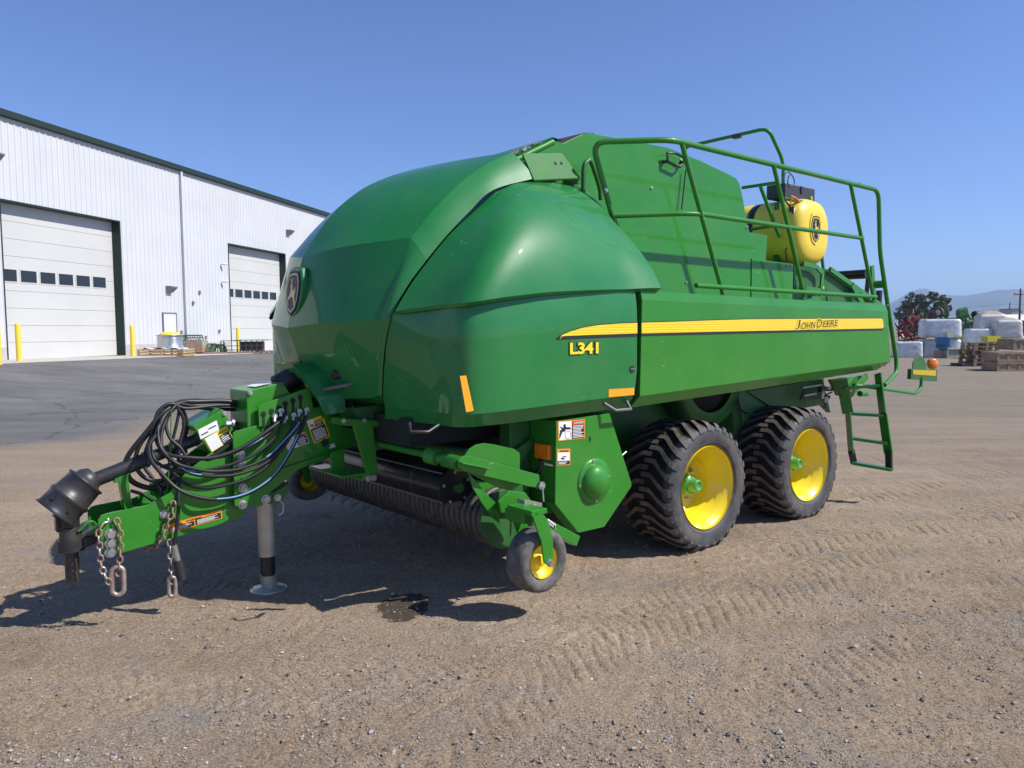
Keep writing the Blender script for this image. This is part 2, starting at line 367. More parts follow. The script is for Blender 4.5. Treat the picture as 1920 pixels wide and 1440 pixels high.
def dirt_nodes(m):
    m.use_nodes = True; nt = m.node_tree; p = nt.nodes['Principled BSDF']; p.inputs['Roughness'].default_value = .95; p.inputs['Specular IOR Level'].default_value = .1
    g = nt.nodes.new('ShaderNodeNewGeometry'); L = nt.links.new
    def noise_(sc_, det, ro=.6):
        n = nt.nodes.new('ShaderNodeTexNoise'); n.inputs['Scale'].default_value = sc_; n.inputs['Detail'].default_value = det; n.inputs['Roughness'].default_value = ro; L(g.outputs['Position'], n.inputs['Vector']); return n
    def ramp_(src, p0, c0, p1, c1):
        r = nt.nodes.new('ShaderNodeValToRGB'); e = r.color_ramp.elements; e[0].position = p0; e[0].color = (*c0, 1); e[1].position = p1; e[1].color = (*c1, 1); L(src, r.inputs[0]); return r
    def mix_(f, a, b, mode='MIX'):
        x = nt.nodes.new('ShaderNodeMixRGB'); x.blend_type = mode
        if hasattr(f, 'links') or not isinstance(f, float): L(f, x.inputs[0])
        else: x.inputs[0].default_value = f
        L(a, x.inputs[1]); 
        if isinstance(b, tuple): x.inputs[2].default_value = (*b, 1)
        else: L(b, x.inputs[2])
        return x.outputs[0]
    big = noise_(.35, 6, .62); c = ramp_(big.outputs[0], .36, (.315, .236, .163), .62, (.475, .368, .263)).outputs[0]
    mid = noise_(2.6, 7, .7); mr = ramp_(mid.outputs[0], .40, (0, 0, 0), .66, (1, 1, 1)); c = mix_(mr.outputs[0], c, (.40, .315, .235))
    gr = noise_(1.1, 6, .68); grr = ramp_(gr.outputs[0], .52, (0, 0, 0), .66, (.8, .8, .8)); c = mix_(grr.outputs[0], c, (.315, .285, .25))
    fine = noise_(75, 3, .7); fr = ramp_(fine.outputs[0], .36, (.60, .58, .55), .62, (1.2, 1.19, 1.17)); x = mix_(1.0, c, fr.outputs[0], 'MULTIPLY')
    # pale and dark grit: small cells
    v = nt.nodes.new('ShaderNodeTexVoronoi'); v.inputs['Scale'].default_value = 95; L(g.outputs['Position'], v.inputs['Vector'])
    sepc = nt.nodes.new('ShaderNodeSeparateColor'); L(v.outputs['Color'], sepc.inputs[0])
    dr = ramp_(v.outputs['Distance'], .26, (1, 1, 1), .34, (0, 0, 0)); gt = nt.nodes.new('ShaderNodeMath'); gt.operation = 'GREATER_THAN'; gt.inputs[1].default_value = .80; L(sepc.outputs[0], gt.inputs[0])
    mu = nt.nodes.new('ShaderNodeMath'); mu.operation = 'MULTIPLY'; L(dr.outputs[0], mu.inputs[0]); L(gt.outputs[0], mu.inputs[1])
    pc = ramp_(sepc.outputs[1], .2, (.12, .105, .095), .9, (.52, .47, .41)); x = mix_(mu.outputs[0], x, pc.outputs[0])
    # greyer gravel far off; colour also darkened with distance to offset grazing brightness
    sx = nt.nodes.new('ShaderNodeSeparateXYZ'); L(g.outputs['Position'], sx.inputs[0]); mp = nt.nodes.new('ShaderNodeMapRange'); mp.inputs[1].default_value = 5.5; mp.inputs[2].default_value = 16; mp.inputs[4].default_value = .85; L(sx.outputs[1], mp.inputs[0])
    x = mix_(mp.outputs[0], x, (.225, .195, .158))
    stn = nt.nodes.new('ShaderNodeTexNoise'); stn.inputs['Scale'].default_value = 1; stn.inputs['Detail'].default_value = 7; stn.inputs['Roughness'].default_value = .7
    stm = nt.nodes.new('ShaderNodeMapping'); stm.inputs['Rotation'].default_value = (0, 0, .5); stm.inputs['Scale'].default_value = (.35, 1.7, 1); L(g.outputs['Position'], stm.inputs[0]); L(stm.outputs[0], stn.inputs['Vector'])
    str_ = ramp_(stn.outputs[0], .38, (.70, .68, .66), .62, (1.14, 1.13, 1.12)); x = mix_(.38, x, str_.outputs[0], 'MULTIPLY')
    # wet stain beside the machine
    st = gnd(758, 1140); vm = nt.nodes.new('ShaderNodeVectorMath'); vm.operation = 'SUBTRACT'; vm.inputs[1].default_value = (st.x, st.y, 0); L(g.outputs['Position'], vm.inputs[0])
    vs = nt.nodes.new('ShaderNodeVectorMath'); vs.operation = 'MULTIPLY'; vs.inputs[1].default_value = (1 / .155, 1 / .25, 0); L(vm.outputs[0], vs.inputs[0])
    vl = nt.nodes.new('ShaderNodeVectorMath'); vl.operation = 'LENGTH'; L(vs.outputs[0], vl.inputs[0]); n5 = noise_(9, 5, .6); ad = nt.nodes.new('ShaderNodeMath'); ad.operation = 'MULTIPLY_ADD'; ad.inputs[1].default_value = .9; L(n5.outputs[0], ad.inputs[0]); L(vl.outputs[1], ad.inputs[2])
    sr = ramp_(ad.outputs[0], .5, (.88, .88, .88), .62, (0, 0, 0)); 
    mm = nt.nodes.new('ShaderNodeMath'); mm.operation = 'SUBTRACT'; mm.inputs[1].default_value = .9; L(ad.outputs[0], mm.inputs[0]); L(mm.outputs[0], sr.inputs[0])
    x = mix_(sr.outputs[0], x, (.055, .042, .032)); L(x, p.inputs['Base Color'])
    bn = noise_(30, 10, .8); b1 = nt.nodes.new('ShaderNodeBump'); b1.inputs['Strength'].default_value = 1; b1.inputs['Distance'].default_value = .022; L(bn.outputs[0], b1.inputs['Height'])
    b2 = nt.nodes.new('ShaderNodeBump'); b2.inputs['Strength'].default_value = .6; b2.inputs['Distance'].default_value = .006; L(mu.outputs[0], b2.inputs['Height']); L(b1.outputs[0], b2.inputs['Normal']); L(b2.outputs[0], p.inputs['Normal'])
    return x
DIRT = bpy.data.materials.new('packed_dirt_with_gravel'); dirt_nodes(DIRT); ground.data.materials.append(DIRT)
def h_at(x, y): return float(ramp(np.array(x), np.array(y)))
ixn = lambda x, y: (int(np.clip(np.searchsorted(gx, x), 0, nx - 1)), int(np.clip(np.searchsorted(gy, y), 0, ny - 1)))
# loose stones
def stones():
    V, Fc, Mi = [], [], []; base = np.array([(1, 0, 0), (-1, 0, 0), (0, 1, 0), (0, -1, 0), (0, 0, 1), (0, 0, -1), (.62, .62, .3), (-.62, .62, .3), (.62, -.62, .35), (-.62, -.62, .3)])
    bm = bmesh.new(); 
    for c in base: bm.verts.new(c)
    hull = bmesh.ops.convex_hull(bm, input=bm.verts); bm.verts.index_update(); faces = [[v.index for v in f.verts] for f in bm.faces]; used = [tuple(v.co) for v in bm.verts]; bm.free(); base = np.array(used)
    n = 30000; k = 0
    Vs, Fs, Ms = [], [], []
    while k < n:
        if random.random() < .85:
            px, py = random.uniform(-40, 1960), 1000 + 440 * random.random() ** .8; p = gnd(px, py)
        else:
            p = gnd(random.uniform(-40, 1960), random.uniform(800, 1040))
        d = float(vnoise(np.array(p.x), np.array(p.y), .9, 77)) * .6 + float(vnoise(np.array(p.x), np.array(p.y), .25, 78)) * .4
        if random.random() > (d - .25) * 2.2: continue
        i, j = ixn(p.x, p.y); z = Hh[j, i]; u_ = random.random(); s = .0022 + .0035 * u_ ** 2 + (.010 * random.random() if random.random() < .035 else 0) + (.008 if random.random() < .003 else 0)
        A = base * (rng.random(3) * .5 + .6) * s + rng.normal(0, .12 * s, base.shape); an = random.random() * 6.28; ca_, sa_ = math.cos(an), math.sin(an)
        A = np.stack([A[:, 0] * ca_ - A[:, 1] * sa_, A[:, 0] * sa_ + A[:, 1] * ca_, A[:, 2] * .8], -1) + (p.x, p.y, z + s * .25)
        o = k * len(base); Vs.append(A); Fs += [[o + q for q in f] for f in faces]; Ms += [random.choice((0, 0, 0, 0, 1, 1, 2, 3))] * len(faces); k += 1
    me = bpy.data.meshes.new('gravel'); me.from_pydata(np.concatenate(Vs).tolist(), [], Fs)
    for nm, c in (('stone_tan', (.33, .27, .21)), ('stone_grey', (.24, .225, .215)), ('stone_dark', (.10, .09, .09)), ('stone_pale', (.44, .40, .35))): me.materials.append(M(nm, c, .85, var=.25, vs=60))
    me.polygons.foreach_set('material_index', Ms); o = bpy.data.objects.new('gravel', me); col.objects.link(o); o['kind'] = 'stuff'; tag(o, 'loose small stones scattered over the packed dirt in the foreground', 'gravel')
stones()
def straw():
    mb = MB(False)
    for k in range(260):
        p = gnd(random.uniform(0, 1920), 1040 + 400 * random.random()); i, j = ixn(p.x, p.y); an = random.random() * 3.14; L = random.uniform(.008, .028); d = Vector((math.cos(an), math.sin(an), random.uniform(-.1, .1)))
        mb.tube([Vector((p.x, p.y, Hh[j, i] + .006)), Vector((p.x, p.y, Hh[j, i] + .006)) + d * L], .0009, 4)
    o = mb.build('straw_bits', M('straw', (.55, .45, .27), .8, var=.2), None); o['kind'] = 'stuff'; tag(o, 'short bits of dry straw lying on the dirt', 'straw')
straw()
# asphalt lot: laid over the ground, its ragged border covered by dirt
ts = np.concatenate([np.arange(-60, -22, 2.0), np.arange(-22, -4, .25), np.arange(-4, 90, 1.5)])
def edgeD(t):
    E = []
    for x, y in ((0, 838), (150, 824), (270, 801), (430, 748)):
        q = gnd(x, y); E.append(tD(q.x, q.y))
    E = sorted(E); return np.interp(t, [e[0] for e in E], [e[1] for e in E])
K = 60; VV, FF, dustv = [], [], []
for t in ts:
    e = float(edgeD(t)) + 1.6 + .5 * (float(vnoise(np.array(t), np.array(0.), 1.1, 5)) - .5)
    for k in range(K + 1):
        D = -6 + (e + 6) * (k / K) ** .8 if True else 0; x, y = F0 + FD * t + FN * D
        VV.append((x, y, h_at(x, y) + .012 + (.0 if k < K else -.02))); dustv.append(np.clip(1 - (e - D) / 3.2, 0, 1))
for i in range(len(ts) - 1):
    for k in range(K): a = i * (K + 1) + k; FF.append((a, a + 1, a + K + 2, a + K + 1))
me = bpy.data.meshes.new('asphalt_lot'); me.from_pydata(VV, [], FF); at_ = me.attributes.new('dirt_cover', 'FLOAT', 'POINT'); at_.data.foreach_set('value', np.array(dustv, dtype=np.float32)); me.polygons.foreach_set('use_smooth', [True] * len(FF))
asph = bpy.data.objects.new('asphalt_lot', me); col.objects.link(asph); asph['kind'] = 'structure'
AM = bpy.data.materials.new('worn_asphalt_with_dirt_border'); xcol = dirt_nodes(AM); nt = AM.node_tree; p = nt.nodes['Principled BSDF']; L = nt.links.new
g = nt.nodes.new('ShaderNodeNewGeometry'); n1 = nt.nodes.new('ShaderNodeTexNoise'); n1.inputs['Scale'].default_value = 1.0; n1.inputs['Detail'].default_value = 8; n1.inputs['Roughness'].default_value = .7
mpn = nt.nodes.new('ShaderNodeMapping'); mpn.inputs['Scale'].default_value = (.6, 1.2, 1); mpn.inputs['Rotation'].default_value = (0, 0, .25); L(g.outputs['Position'], mpn.inputs[0]); L(mpn.outputs[0], n1.inputs['Vector'])
r1 = nt.nodes.new('ShaderNodeValToRGB'); e = r1.color_ramp.elements; e[0].position = .36; e[0].color = (.135, .133, .133, 1); e[1].position = .68; e[1].color = (.19, .186, .182, 1); L(n1.outputs[0], r1.inputs[0])
n2 = nt.nodes.new('ShaderNodeTexNoise'); n2.inputs['Scale'].default_value = 5; n2.inputs['Detail'].default_value = 9; n2.inputs['Roughness'].default_value = .75; L(g.outputs['Position'], n2.inputs['Vector'])
ta = nt.nodes.new('ShaderNodeAttribute'); ta.attribute_name = 'dirt_cover'; sm_ = nt.nodes.new('ShaderNodeMath'); sm_.operation = 'MULTIPLY_ADD'; sm_.inputs[1].default_value = 1.5; L(ta.outputs['Fac'], sm_.inputs[0]); L(n2.outputs[0], sm_.inputs[2])
vc = nt.nodes.new('ShaderNodeTexVoronoi'); vc.feature = 'DISTANCE_TO_EDGE'; vc.inputs['Scale'].default_value = .22; nd = nt.nodes.new('ShaderNodeTexNoise'); nd.inputs['Scale'].default_value = 1.3; nd.inputs['Detail'].default_value = 6; L(g.outputs['Position'], nd.inputs['Vector'])
va = nt.nodes.new('ShaderNodeMixRGB'); va.blend_type = 'ADD'; va.inputs[0].default_value = .9; L(g.outputs['Position'], va.inputs[1]); L(nd.outputs['Color'], va.inputs[2]); L(va.outputs[0], vc.inputs['Vector'])
cm = nt.nodes.new('ShaderNodeMapRange'); cm.inputs[1].default_value = .0; cm.inputs[2].default_value = .010; cm.inputs[3].default_value = .55; cm.inputs[4].default_value = 0; L(vc.outputs['Distance'], cm.inputs[0])
n7 = nt.nodes.new('ShaderNodeTexNoise'); n7.inputs['Scale'].default_value = .28; n7.inputs['Detail'].default_value = 5; L(g.outputs['Position'], n7.inputs['Vector']); r7 = nt.nodes.new('ShaderNodeMapRange'); r7.inputs[1].default_value = .35; r7.inputs[2].default_value = .65; r7.inputs[3].default_value = .84; r7.inputs[4].default_value = 1.14; L(n7.outputs[0], r7.inputs[0])
m7 = nt.nodes.new('ShaderNodeMixRGB'); m7.blend_type = 'MULTIPLY'; m7.inputs[0].default_value = 1; L(r1.outputs[0], m7.inputs[1]); L(r7.outputs[0], m7.inputs[2])
mck = nt.nodes.new('ShaderNodeMixRGB'); mck.inputs[2].default_value = (.05, .048, .046, 1); L(cm.outputs[0], mck.inputs[0]); L(m7.outputs[0], mck.inputs[1])
mr = nt.nodes.new('ShaderNodeMapRange'); mr.inputs[1].default_value = .95; mr.inputs[2].default_value = 1.5; L(sm_.outputs[0], mr.inputs[0]); mx = nt.nodes.new('ShaderNodeMixRGB'); L(mr.outputs[0], mx.inputs[0]); L(mck.outputs[0], mx.inputs[1]); L(xcol, mx.inputs[2]); L(mx.outputs[0], p.inputs['Base Color'])
asph.data.materials.append(AM)
# concrete apron along the shed
VV, FF = [], []
tt = np.arange(-30, 62, 2.0)
for t in tt:
    for D in (2.9, 2.9, -.5):
        x, y = F0 + FD * t + FN * D; VV.append((x, y, h_at(x, y) + (.0 if len(VV) % 3 == 0 else .035)))
for i in range(len(tt) - 1):
    for k in range(2): a = i * 3 + k; FF.append((a, a + 1, a + 4, a + 3))
me = bpy.data.meshes.new('concrete_apron'); me.from_pydata(VV, [], FF); ap = bpy.data.objects.new('concrete_apron', me); col.objects.link(ap); ap['kind'] = 'structure'; me.materials.append(M('pale_concrete', (.46, .43, .38), .85, var=.12, vs=1.2, bump=.1))
# distant hills
def hills(name, Y0, pts, depth, seed, c, c2):
    VV, FF = [], []; xs = np.linspace(pts[0][0], pts[-1][0], 160); ys = np.interp(xs, [q[0] for q in pts], [q[1] for q in pts])
    rows = 14
    for i in range(rows):
        f = i / (rows - 1)
        for x, y in zip(xs, ys):
            Yd = Y0 + depth * f; prof_ = math.sin(math.pi * min(1, f * 1.0 + .0) * .5) if f < .999 else 1
            p = atY(x, y, Y0 + depth); zt = p.z; wx = p.x * Yd / (Y0 + depth)
            r_ = float(vnoise(np.array(wx), np.array(Yd), 260., seed) - .5) * .35 * zt * (1 - f) + float(vnoise(np.array(wx), np.array(Yd * 3), 90., seed + 1) - .5) * .06 * zt
            VV.append((wx, Yd, max(-2, zt * prof_ + (r_ if i else -20))))
    n = len(xs)
    for i in range(rows - 1):
        for k in range(n - 1): a = i * n + k; FF.append((a, a + 1, a + n + 1, a + n))
    me = bpy.data.meshes.new(name); me.from_pydata(VV, [], FF); me.polygons.foreach_set('use_smooth', [True] * len(FF)); o = bpy.data.objects.new(name, me); col.objects.link(o); o['kind'] = 'structure'
    me.materials.append(M(name + '_cover', c, .95, c2=c2, vs=.004)); return o
hills('far_mountain', 5200, [(900, 606), (1200, 600), (1400, 592), (1560, 597), (1620, 590), (1668, 570), (1690, 558), (1705, 548), (1722, 542.5), (1735, 542), (1750, 549), (1768, 553), (1790, 555), (1815, 554), (1840, 552), (1862, 548.5), (1880, 545), (1900, 544.5), (1925, 545), (1980, 550), (2100, 560), (2300, 575)], 1500, 91, (.07, .085, .06), (.13, .13, .095))
# ================================================================ THE BALER (machine frame: a = rearwards, b = towards camera side, z = up)
baler = bpy.data.objects.new('square_baler', None); col.objects.link(baler)
baler.location = Vector(BO); baler.rotation_euler = (0, 0, math.pi / 2 - TH)
tag(baler, 'large green square baler with yellow stripe and tandem yellow wheels parked on the dirt yard', 'baler')
X, Yb, Z = Vector((1, 0, 0)), Vector((0, 1, 0)), Vector((0, 0, 1))

# ---------------- front shield: patches between creases
def rows_front():
    # each row: crease on the centre line, crease F2, seam (machine coordinates)
    return [
        [(-2.50, 0, 1.22), onb(702, 746, .63), onb(716, 742, .69)],
        [(-2.645, 0, 1.46), onb(704, 695, .71), onb(718, 692, .775)],
        [(-2.70, 0, 1.61), onb(707, 650, .77), onb(722, 648, .84)],
        [(-2.745, 0, 1.735), onb(713, 599, .835), onb(732, 594, .90)],
        [(-2.70, 0, 1.98), onb(739, 519, .85), onb(764, 536, .925)],
        [onb(567, 483, 0), onb(771, 446, .86), onb(800, 487, .945)],
        [onb(617, 408, 0), onb(815, 391, .86), onb(838, 441, .95)],
        [onb(672, 359, 0), onb(862, 344, .85), onb(880, 397, .955)],
        [onb(722, 334, 0), onb(912, 308, .84), onb(925, 356, .955)],
        [onb(772, 318, 0), onb(961, 285, .83), onb(1003, 334, .95)],
    ]
R_ = rows_front()
BUL = dict(zip(range(10), (.03, .035, .04, .05, .055, .07, .035, .02, .015, .01)))
def flank_row(r, sg):
    c, f = Vector(r[0]), Vector(r[1]); out = []; bu = BUL[R_.index(r)]
    for k in range(9):
        t = k / 8; p = c.lerp(f, t) + Vector((-bu, 0, .006)) * math.sin(math.pi * t); out.append(Vector((p.x, p.y * sg, p.z)))
    return out
def strip_row(r, sg):
    f, s_ = Vector(r[1]), Vector(r[2]); out = []
    for k in range(5):
        t = k / 4; p = f.lerp(s_, t) + Vector((-.006, .008, .006)) * math.sin(math.pi * t); out.append(Vector((p.x, p.y * sg, p.z)))
    return out
mb = MB()
for lo, hi in ((0, 3), (3, 5), (5, 9)):
    for fn in (lambda r: flank_row(r, 1), lambda r: flank_row(r, -1)):
        base = [fn(r) for r in R_[lo:hi + 1]]        # each band is curved on its own, so the creases stay crisp
        cols = [cr([row[j] for row in base], 7) for j in range(len(base[0]))]
        if lo == 3: cols = [[c[0].lerp(c[-1], i / (len(c) - 1)).lerp(c[i], .2) for i in range(len(c))] for c in cols]
        mb.grid([[cols[j][i] for j in range(len(cols))] for i in range(len(cols[0]))], 0, True)
for sg in (1, -1):
    for lo, hi in ((0, 3), (3, 5), (5, 9)):
        base = [strip_row(r, sg) for r in R_[lo:hi + 1]]; cols = [cr([row[j] for row in base], 7) for j in range(5)]
        if lo == 3: cols[0] = [cols[0][0].lerp(cols[0][-1], i / 14).lerp(cols[0][i], .2) for i in range(15)]
        mb.grid([[cols[j][i] for j in range(5)] for i in range(len(cols[0]))], 0, True)
# tucked-under lip along the bottom and the rear end of the strip
low = [Vector(p) for p in (R_[0][2], R_[0][1], R_[0][0])] + [Vector((p[0], -p[1], p[2])) for p in (R_[0][1], R_[0][2])]
mb.grid([low, [p + Vector((.16, 0, -.05)) for p in low]], 0, False)
topr = [Vector(p) for p in (R_[9][0], R_[9][1], R_[9][2])]; topr = [Vector((p.x, -p.y, p.z)) for p in topr[:0:-1]] + topr
mb.grid([topr, [p + Vector((.03, 0, -.06)) for p in topr]], 0, False)
front = mb.build('front_shield', SHLD, baler)

# cowl around the drive shaft, at the foot of the shield
mb = MB()
outl = [(.33, 1.16), (.31, 1.28), (.23, 1.43), (.13, 1.495), (-.13, 1.495), (-.23, 1.43), (-.31, 1.28), (-.33, 1.16)]
inn = [(b * .82, 1.18 + (z - 1.18) * .80) for b, z in outl]
front_a = [-2.78 + .12 * abs(z - 1.5) / .3 for b, z in outl]
mb.grid([[(-2.5, b * 1.04, z + .01) for (b, z) in outl], [(a_ , b, z) for a_, (b, z) in zip(front_a, outl)]], 0, False)
mb.grid([[(a_, b, z) for a_, (b, z) in zip(front_a, outl)], [(a_ + .02, b, z) for a_, (b, z) in zip(front_a, inn)]], 0, False)
mb.grid([[(a_ + .02, b, z) for a_, (b, z) in zip(front_a, inn)], [(-2.40, b, z) for b, z in inn]], 0, False)
mb.build('shaft_cowl', SHLD, baler)
MB().box((-2.46, -.3, 1.05), (-2.42, .3, 1.42)).build('cowl_backing', INNER, baler)

# emblem: raised pad, black badge with a gold rim and a leaping deer
badge = [(.30, .50), (.42, .30), (.44, .10), (.40, -.15), (.26, -.38), (0, -.50), (-.26, -.38), (-.40, -.15), (-.44, .10), (-.42, .30), (-.30, .50), (0, .53)]
deer = [(.33, .80), (.40, .86), (.47, .84), (.50, .74), (.55, .62), (.75, .60), (.80, .72), (.86, .66), (.84, .52), (.80, .42), (.86, .25), (.97, .05), (.90, .03), (.76, .22), (.64, .36), (.50, .40), (.38, .38), (.28, .34), (.16, .30), (.20, .12), (.13, .12), (.08, .34), (.25, .46), (.36, .55), (.38, .70), (.30, .75)]
ant = [[(.40, .86), (.28, .97), (.31, 1.02), (.37, .94), (.44, .88)], [(.43, .86), (.50, 1.03), (.55, 1.0), (.49, .92), (.47, .84)]]
def emblem(mb, O, R, U, w, h, m_pad, m_blk, m_gold, pad=1.15, lift=0.0, th=.01):
    O, R, U = Vector(O), Vector(R).normalized(), Vector(U).normalized(); N = -(R.cross(U))
    def poly(pts, sx, sy, l, t, mi): mb.ext([O + R * x * sx + U * y * sy + N * l for x, y in pts], N * t, mi)
    if pad: poly(badge, w * pad, h * pad, lift, th, m_pad)
    poly(badge, w, h, lift + th, .004, m_blk)
    # gold ring from two nested outlines
    o = [O + R * x * w * .9 + U * y * h * .9 + N * (lift + th + .005) for x, y in badge]
    i = [O + R * x * w * .82 + U * y * h * .83 + N * (lift + th + .005) for x, y in badge]
    n = len(o); mb.add(o + i, [(k, (k + 1) % n, n + (k + 1) % n, n + k) for k in range(n)], m_gold)
    for pl in [deer] + ant:
        mb.ext([O + R * (x - .52) * w * .62 + U * (y - .5) * h * .70 + N * (lift + th + .004) for x, y in pl], N * .002, m_gold)
mb = MB(); eU = Vector((.12, 0, 1)).normalized()
mb.ext([Vector((-2.66, .02, 1.965)) + Vector((0, 1, 0)) * x * .29 + eU * y * .35 for x, y in badge], (-.048, 0, 0), 0)
pad = mb.build('emblem_pad', SHLD, front, bevel=.012)
mb = MB(); emblem(mb, (-2.706, .02, 1.965), (0, 1, 0), (.12, 0, 1), .235, .29, 0, 0, 1, pad=1.05, th=.005)
mb.build('emblem', [NAVY, GOLD], front)
# dark oval latch and grip low on the front shield
mb = MB(); c_ = Vector(onb(625, 703, .37))
mb.cyl(c_ + X * -.004, c_ + X * .08, .032, 20); mb.build('shield_latch', BPL, front)
mb = MB(); mb.tube(rounded([Vector(onb(601, 727, .29)) + X * .10, onb(604, 731, .29), onb(650, 722, .46), Vector(onb(652, 718, .46)) + X * .10], .03), .013, 8); mb.build('shield_grip', GREY, front)

# ---------------- lower side door (wraps from the seam round the corner to the flat side)
def interp(tab, x):
    return float(np.interp(x, [t[0] for t in tab], [t[1] for t in tab]))
def door_surface(side):
    top = [(-2.6, 1.785), (-2.50, 1.80), (-2.33, 1.842), (-2.0, 1.893), (-1.7, 1.925), (-1.3, 1.952), (-.86, 1.972)]
    bot = [(-2.6, 1.15), (-2.3, 1.135), (-.86, 1.17)]
    seam = sorted([(1.14, R_[0][2][0] + .03)] + [(R_[i][2][2], R_[i][2][0]) for i in (0, 1, 2, 3)])
    seamb = sorted([(R_[i][2][2], R_[i][2][1]) for i in (0, 1, 2, 3)])
    def plan(z, tuck):
        a_s = interp(seam, z) + .006
        pts = [(a_s, interp(seamb, z) + .003), (a_s * .3 - 2.285 * .7, 1.15 if z > 1.6 else 1.15 - (1.6 - z) * .12), (-2.285, 1.375), (-2.12, 1.455), (-1.85, 1.478), (-1.6, 1.48), (-1.2, 1.48), (-.885, 1.48)]
        P = cr([(a, b, 0) for a, b in pts], 6); P = [Vector((p.x, min(p.y, 1.48), 0)) for p in P]
        return [Vector((p.x + tuck * .3, p.y - tuck, 0)) for p in P]
    rows = []
    for k in range(20):
        if k == 0: t, tuck = 0, .065
        elif k == 1: t, tuck = .06, .032
        else: t = .115 + (k - 2) / 17 * .885; tuck = 0
        row = []
        zz = 1.145 + t * .655; P = plan(zz, tuck)
        for i, p in enumerate(P):
            zb, zt = interp(bot, p.x), interp(top, p.x); z = zb + (zt - zb) * t
            bulge = -.02 * max(0, (t - .75) / .25) ** 2
            cut = max(0, (.3 - t)) * .25 * max(0, (p.x + 1.2) / .32) if p.x > -1.2 else 0     # rear lower corner slants forward
            row.append(Vector((p.x - cut * .6, (p.y + bulge) * side, z)))
        rows.append(row)
    return rows
def door(side):
    rows = door_surface(side); mb = MB()
    mb.grid(rows[:3], 0, True); mb.grid(rows[2:], 0, True)
    top = rows[-1]; mb.grid([top, [p + Vector((.0, -.05 * side, .012)) for p in top]], 0, False)
    return mb.build('side_door', SHLD, baler)
doorN = door(1); doorF = door(-1)
# door fittings
Bd = 1.482
mb = MB(); mb.ext([Vector(onb(x, y, Bd)) for x, y in ((862, 705), (874, 704), (888, 770), (874, 773))], (0, .0015, 0)); 
d1 = mb.build('reflector_tape', REFL, doorN)
mb = MB(); mb.ext([Vector(onb(x, y, 1.482)) for x, y in ((1141, 730), (1189, 727), (1189, 740.5), (1141, 745))], (0, .0015, 0)); mb.build('reflector_tape', REFL, doorN)
mb = MB(); p = Vector(onb(1185, 692, 1.48)); mb.cyl(p - Yb * .01, p + Yb * .004, .026, 20, 0); mb.obox(p + Yb * .006, X * .022, Yb * .004, Vector((.2, 0, 1)) * .005, 1)
mb.build('door_latch', [BPL, GREY], doorN)
mb = MB(); mb.tube([(-1.18, 1.45, 1.215), (-1.12, 1.50, 1.165), (-.97, 1.50, 1.165), (-.965, 1.455, 1.215)], .012, 8); mb.build('door_handle', GREY, doorN)
q = [onb(768, 794, 1.36), onb(770, 810, 1.40), onb(803, 810, 1.42), onb(822, 797, 1.40)]
mb = MB(); mb.tube(q, .011, 8); mb.build('door_handle', BPL, doorN)
# model number
def lettering(name, txt, px0, b, size, parent, fg, bg_, shear=0, xs=1, width=None, out=.004, bold=0, lift=.002, slope=0):
    mb = MB(); O = Vector(onb(px0[0], px0[1], b)); U = Vector((0, 0, 1)); R = Vector((1, 0, slope))
    put_text(mb, txt, O, R, U, size, 1, offset=out, shear=shear, xs=xs, lift=lift, bold=bold, width=width)
    put_text(mb, txt, O, R, U, size, 0, shear=shear, xs=xs, lift=lift + .0014, bold=bold, width=width)
    return mb.build(name, [fg, bg_], parent)
lettering('model_number', 'L341', (1067, 663.5), 1.482, .098, doorN, DYEL, DBLK, width=.262, bold=.0035, out=.0045)
# stripe on the door (swoosh) and on the rear panel
def stripe(name, top, bot, b, parent):
    mb = MB(); mb.prism(top + bot[::-1], b, b + .0015, 1)
    T = [(a, z - .006) for a, z in top]; Bt = [(a, z + .020) for a, z in bot]
    T[0] = (T[0][0] + .03, T[0][1] - .004) if name == 'swoosh_stripe' else (T[0][0], T[0][1])
    Bt[0] = (Bt[0][0] + .045, Bt[0][1]) if name == 'swoosh_stripe' else Bt[0]
    mb.prism(T + Bt[::-1], b + .0015, b + .003, 0)
    return mb.build(name, [STRIPE, DBLK], parent)
STRIPE = M('stripe_yellow', (0.86, 0.66, 0.015), 0.35, coat=.3)
nt = STRIPE.node_tree; p_ = nt.nodes['Principled BSDF']; tc = nt.nodes.new('ShaderNodeTexCoord'); sp = nt.nodes.new('ShaderNodeSeparateXYZ')
m1 = nt.nodes.new('ShaderNodeMath'); m1.operation = 'MULTIPLY'; m1.inputs[1].default_value = 2 * math.pi / .0175
m2 = nt.nodes.new('ShaderNodeMath'); m2.operation = 'SINE'; rp = nt.nodes.new('ShaderNodeMapRange'); rp.inputs[1].default_value = .2; rp.inputs[2].default_value = .9
mx = nt.nodes.new('ShaderNodeMixRGB'); mx.inputs[1].default_value = (.86, .66, .015, 1); mx.inputs[2].default_value = (.72, .46, .008, 1)
nt.links.new(tc.outputs['Object'], sp.inputs[0]); nt.links.new(sp.outputs[2], m1.inputs[0]); nt.links.new(m1.outputs[0], m2.inputs[0]); nt.links.new(m2.outputs[0], rp.inputs[0]); nt.links.new(rp.outputs[0], mx.inputs[0]); nt.links.new(mx.outputs[0], p_.inputs['Base Color'])
az = lambda x, y, b: (lambda t: (t[0], t[2]))(onb(x, y, b))
sw_t = [az(*p, Bd) for p in ((1043, 634), (1052, 627), (1068, 620), (1095, 612), (1125, 607.5), (1160, 605), (1194.5, 603.8))]
sw_b = [az(*p, Bd) for p in ((1043, 637), (1060, 636), (1080, 635), (1100, 634), (1125, 633), (1160, 631.8), (1194.5, 630.5))]
stripe('swoosh_stripe', sw_t, sw_b, Bd, doorN)

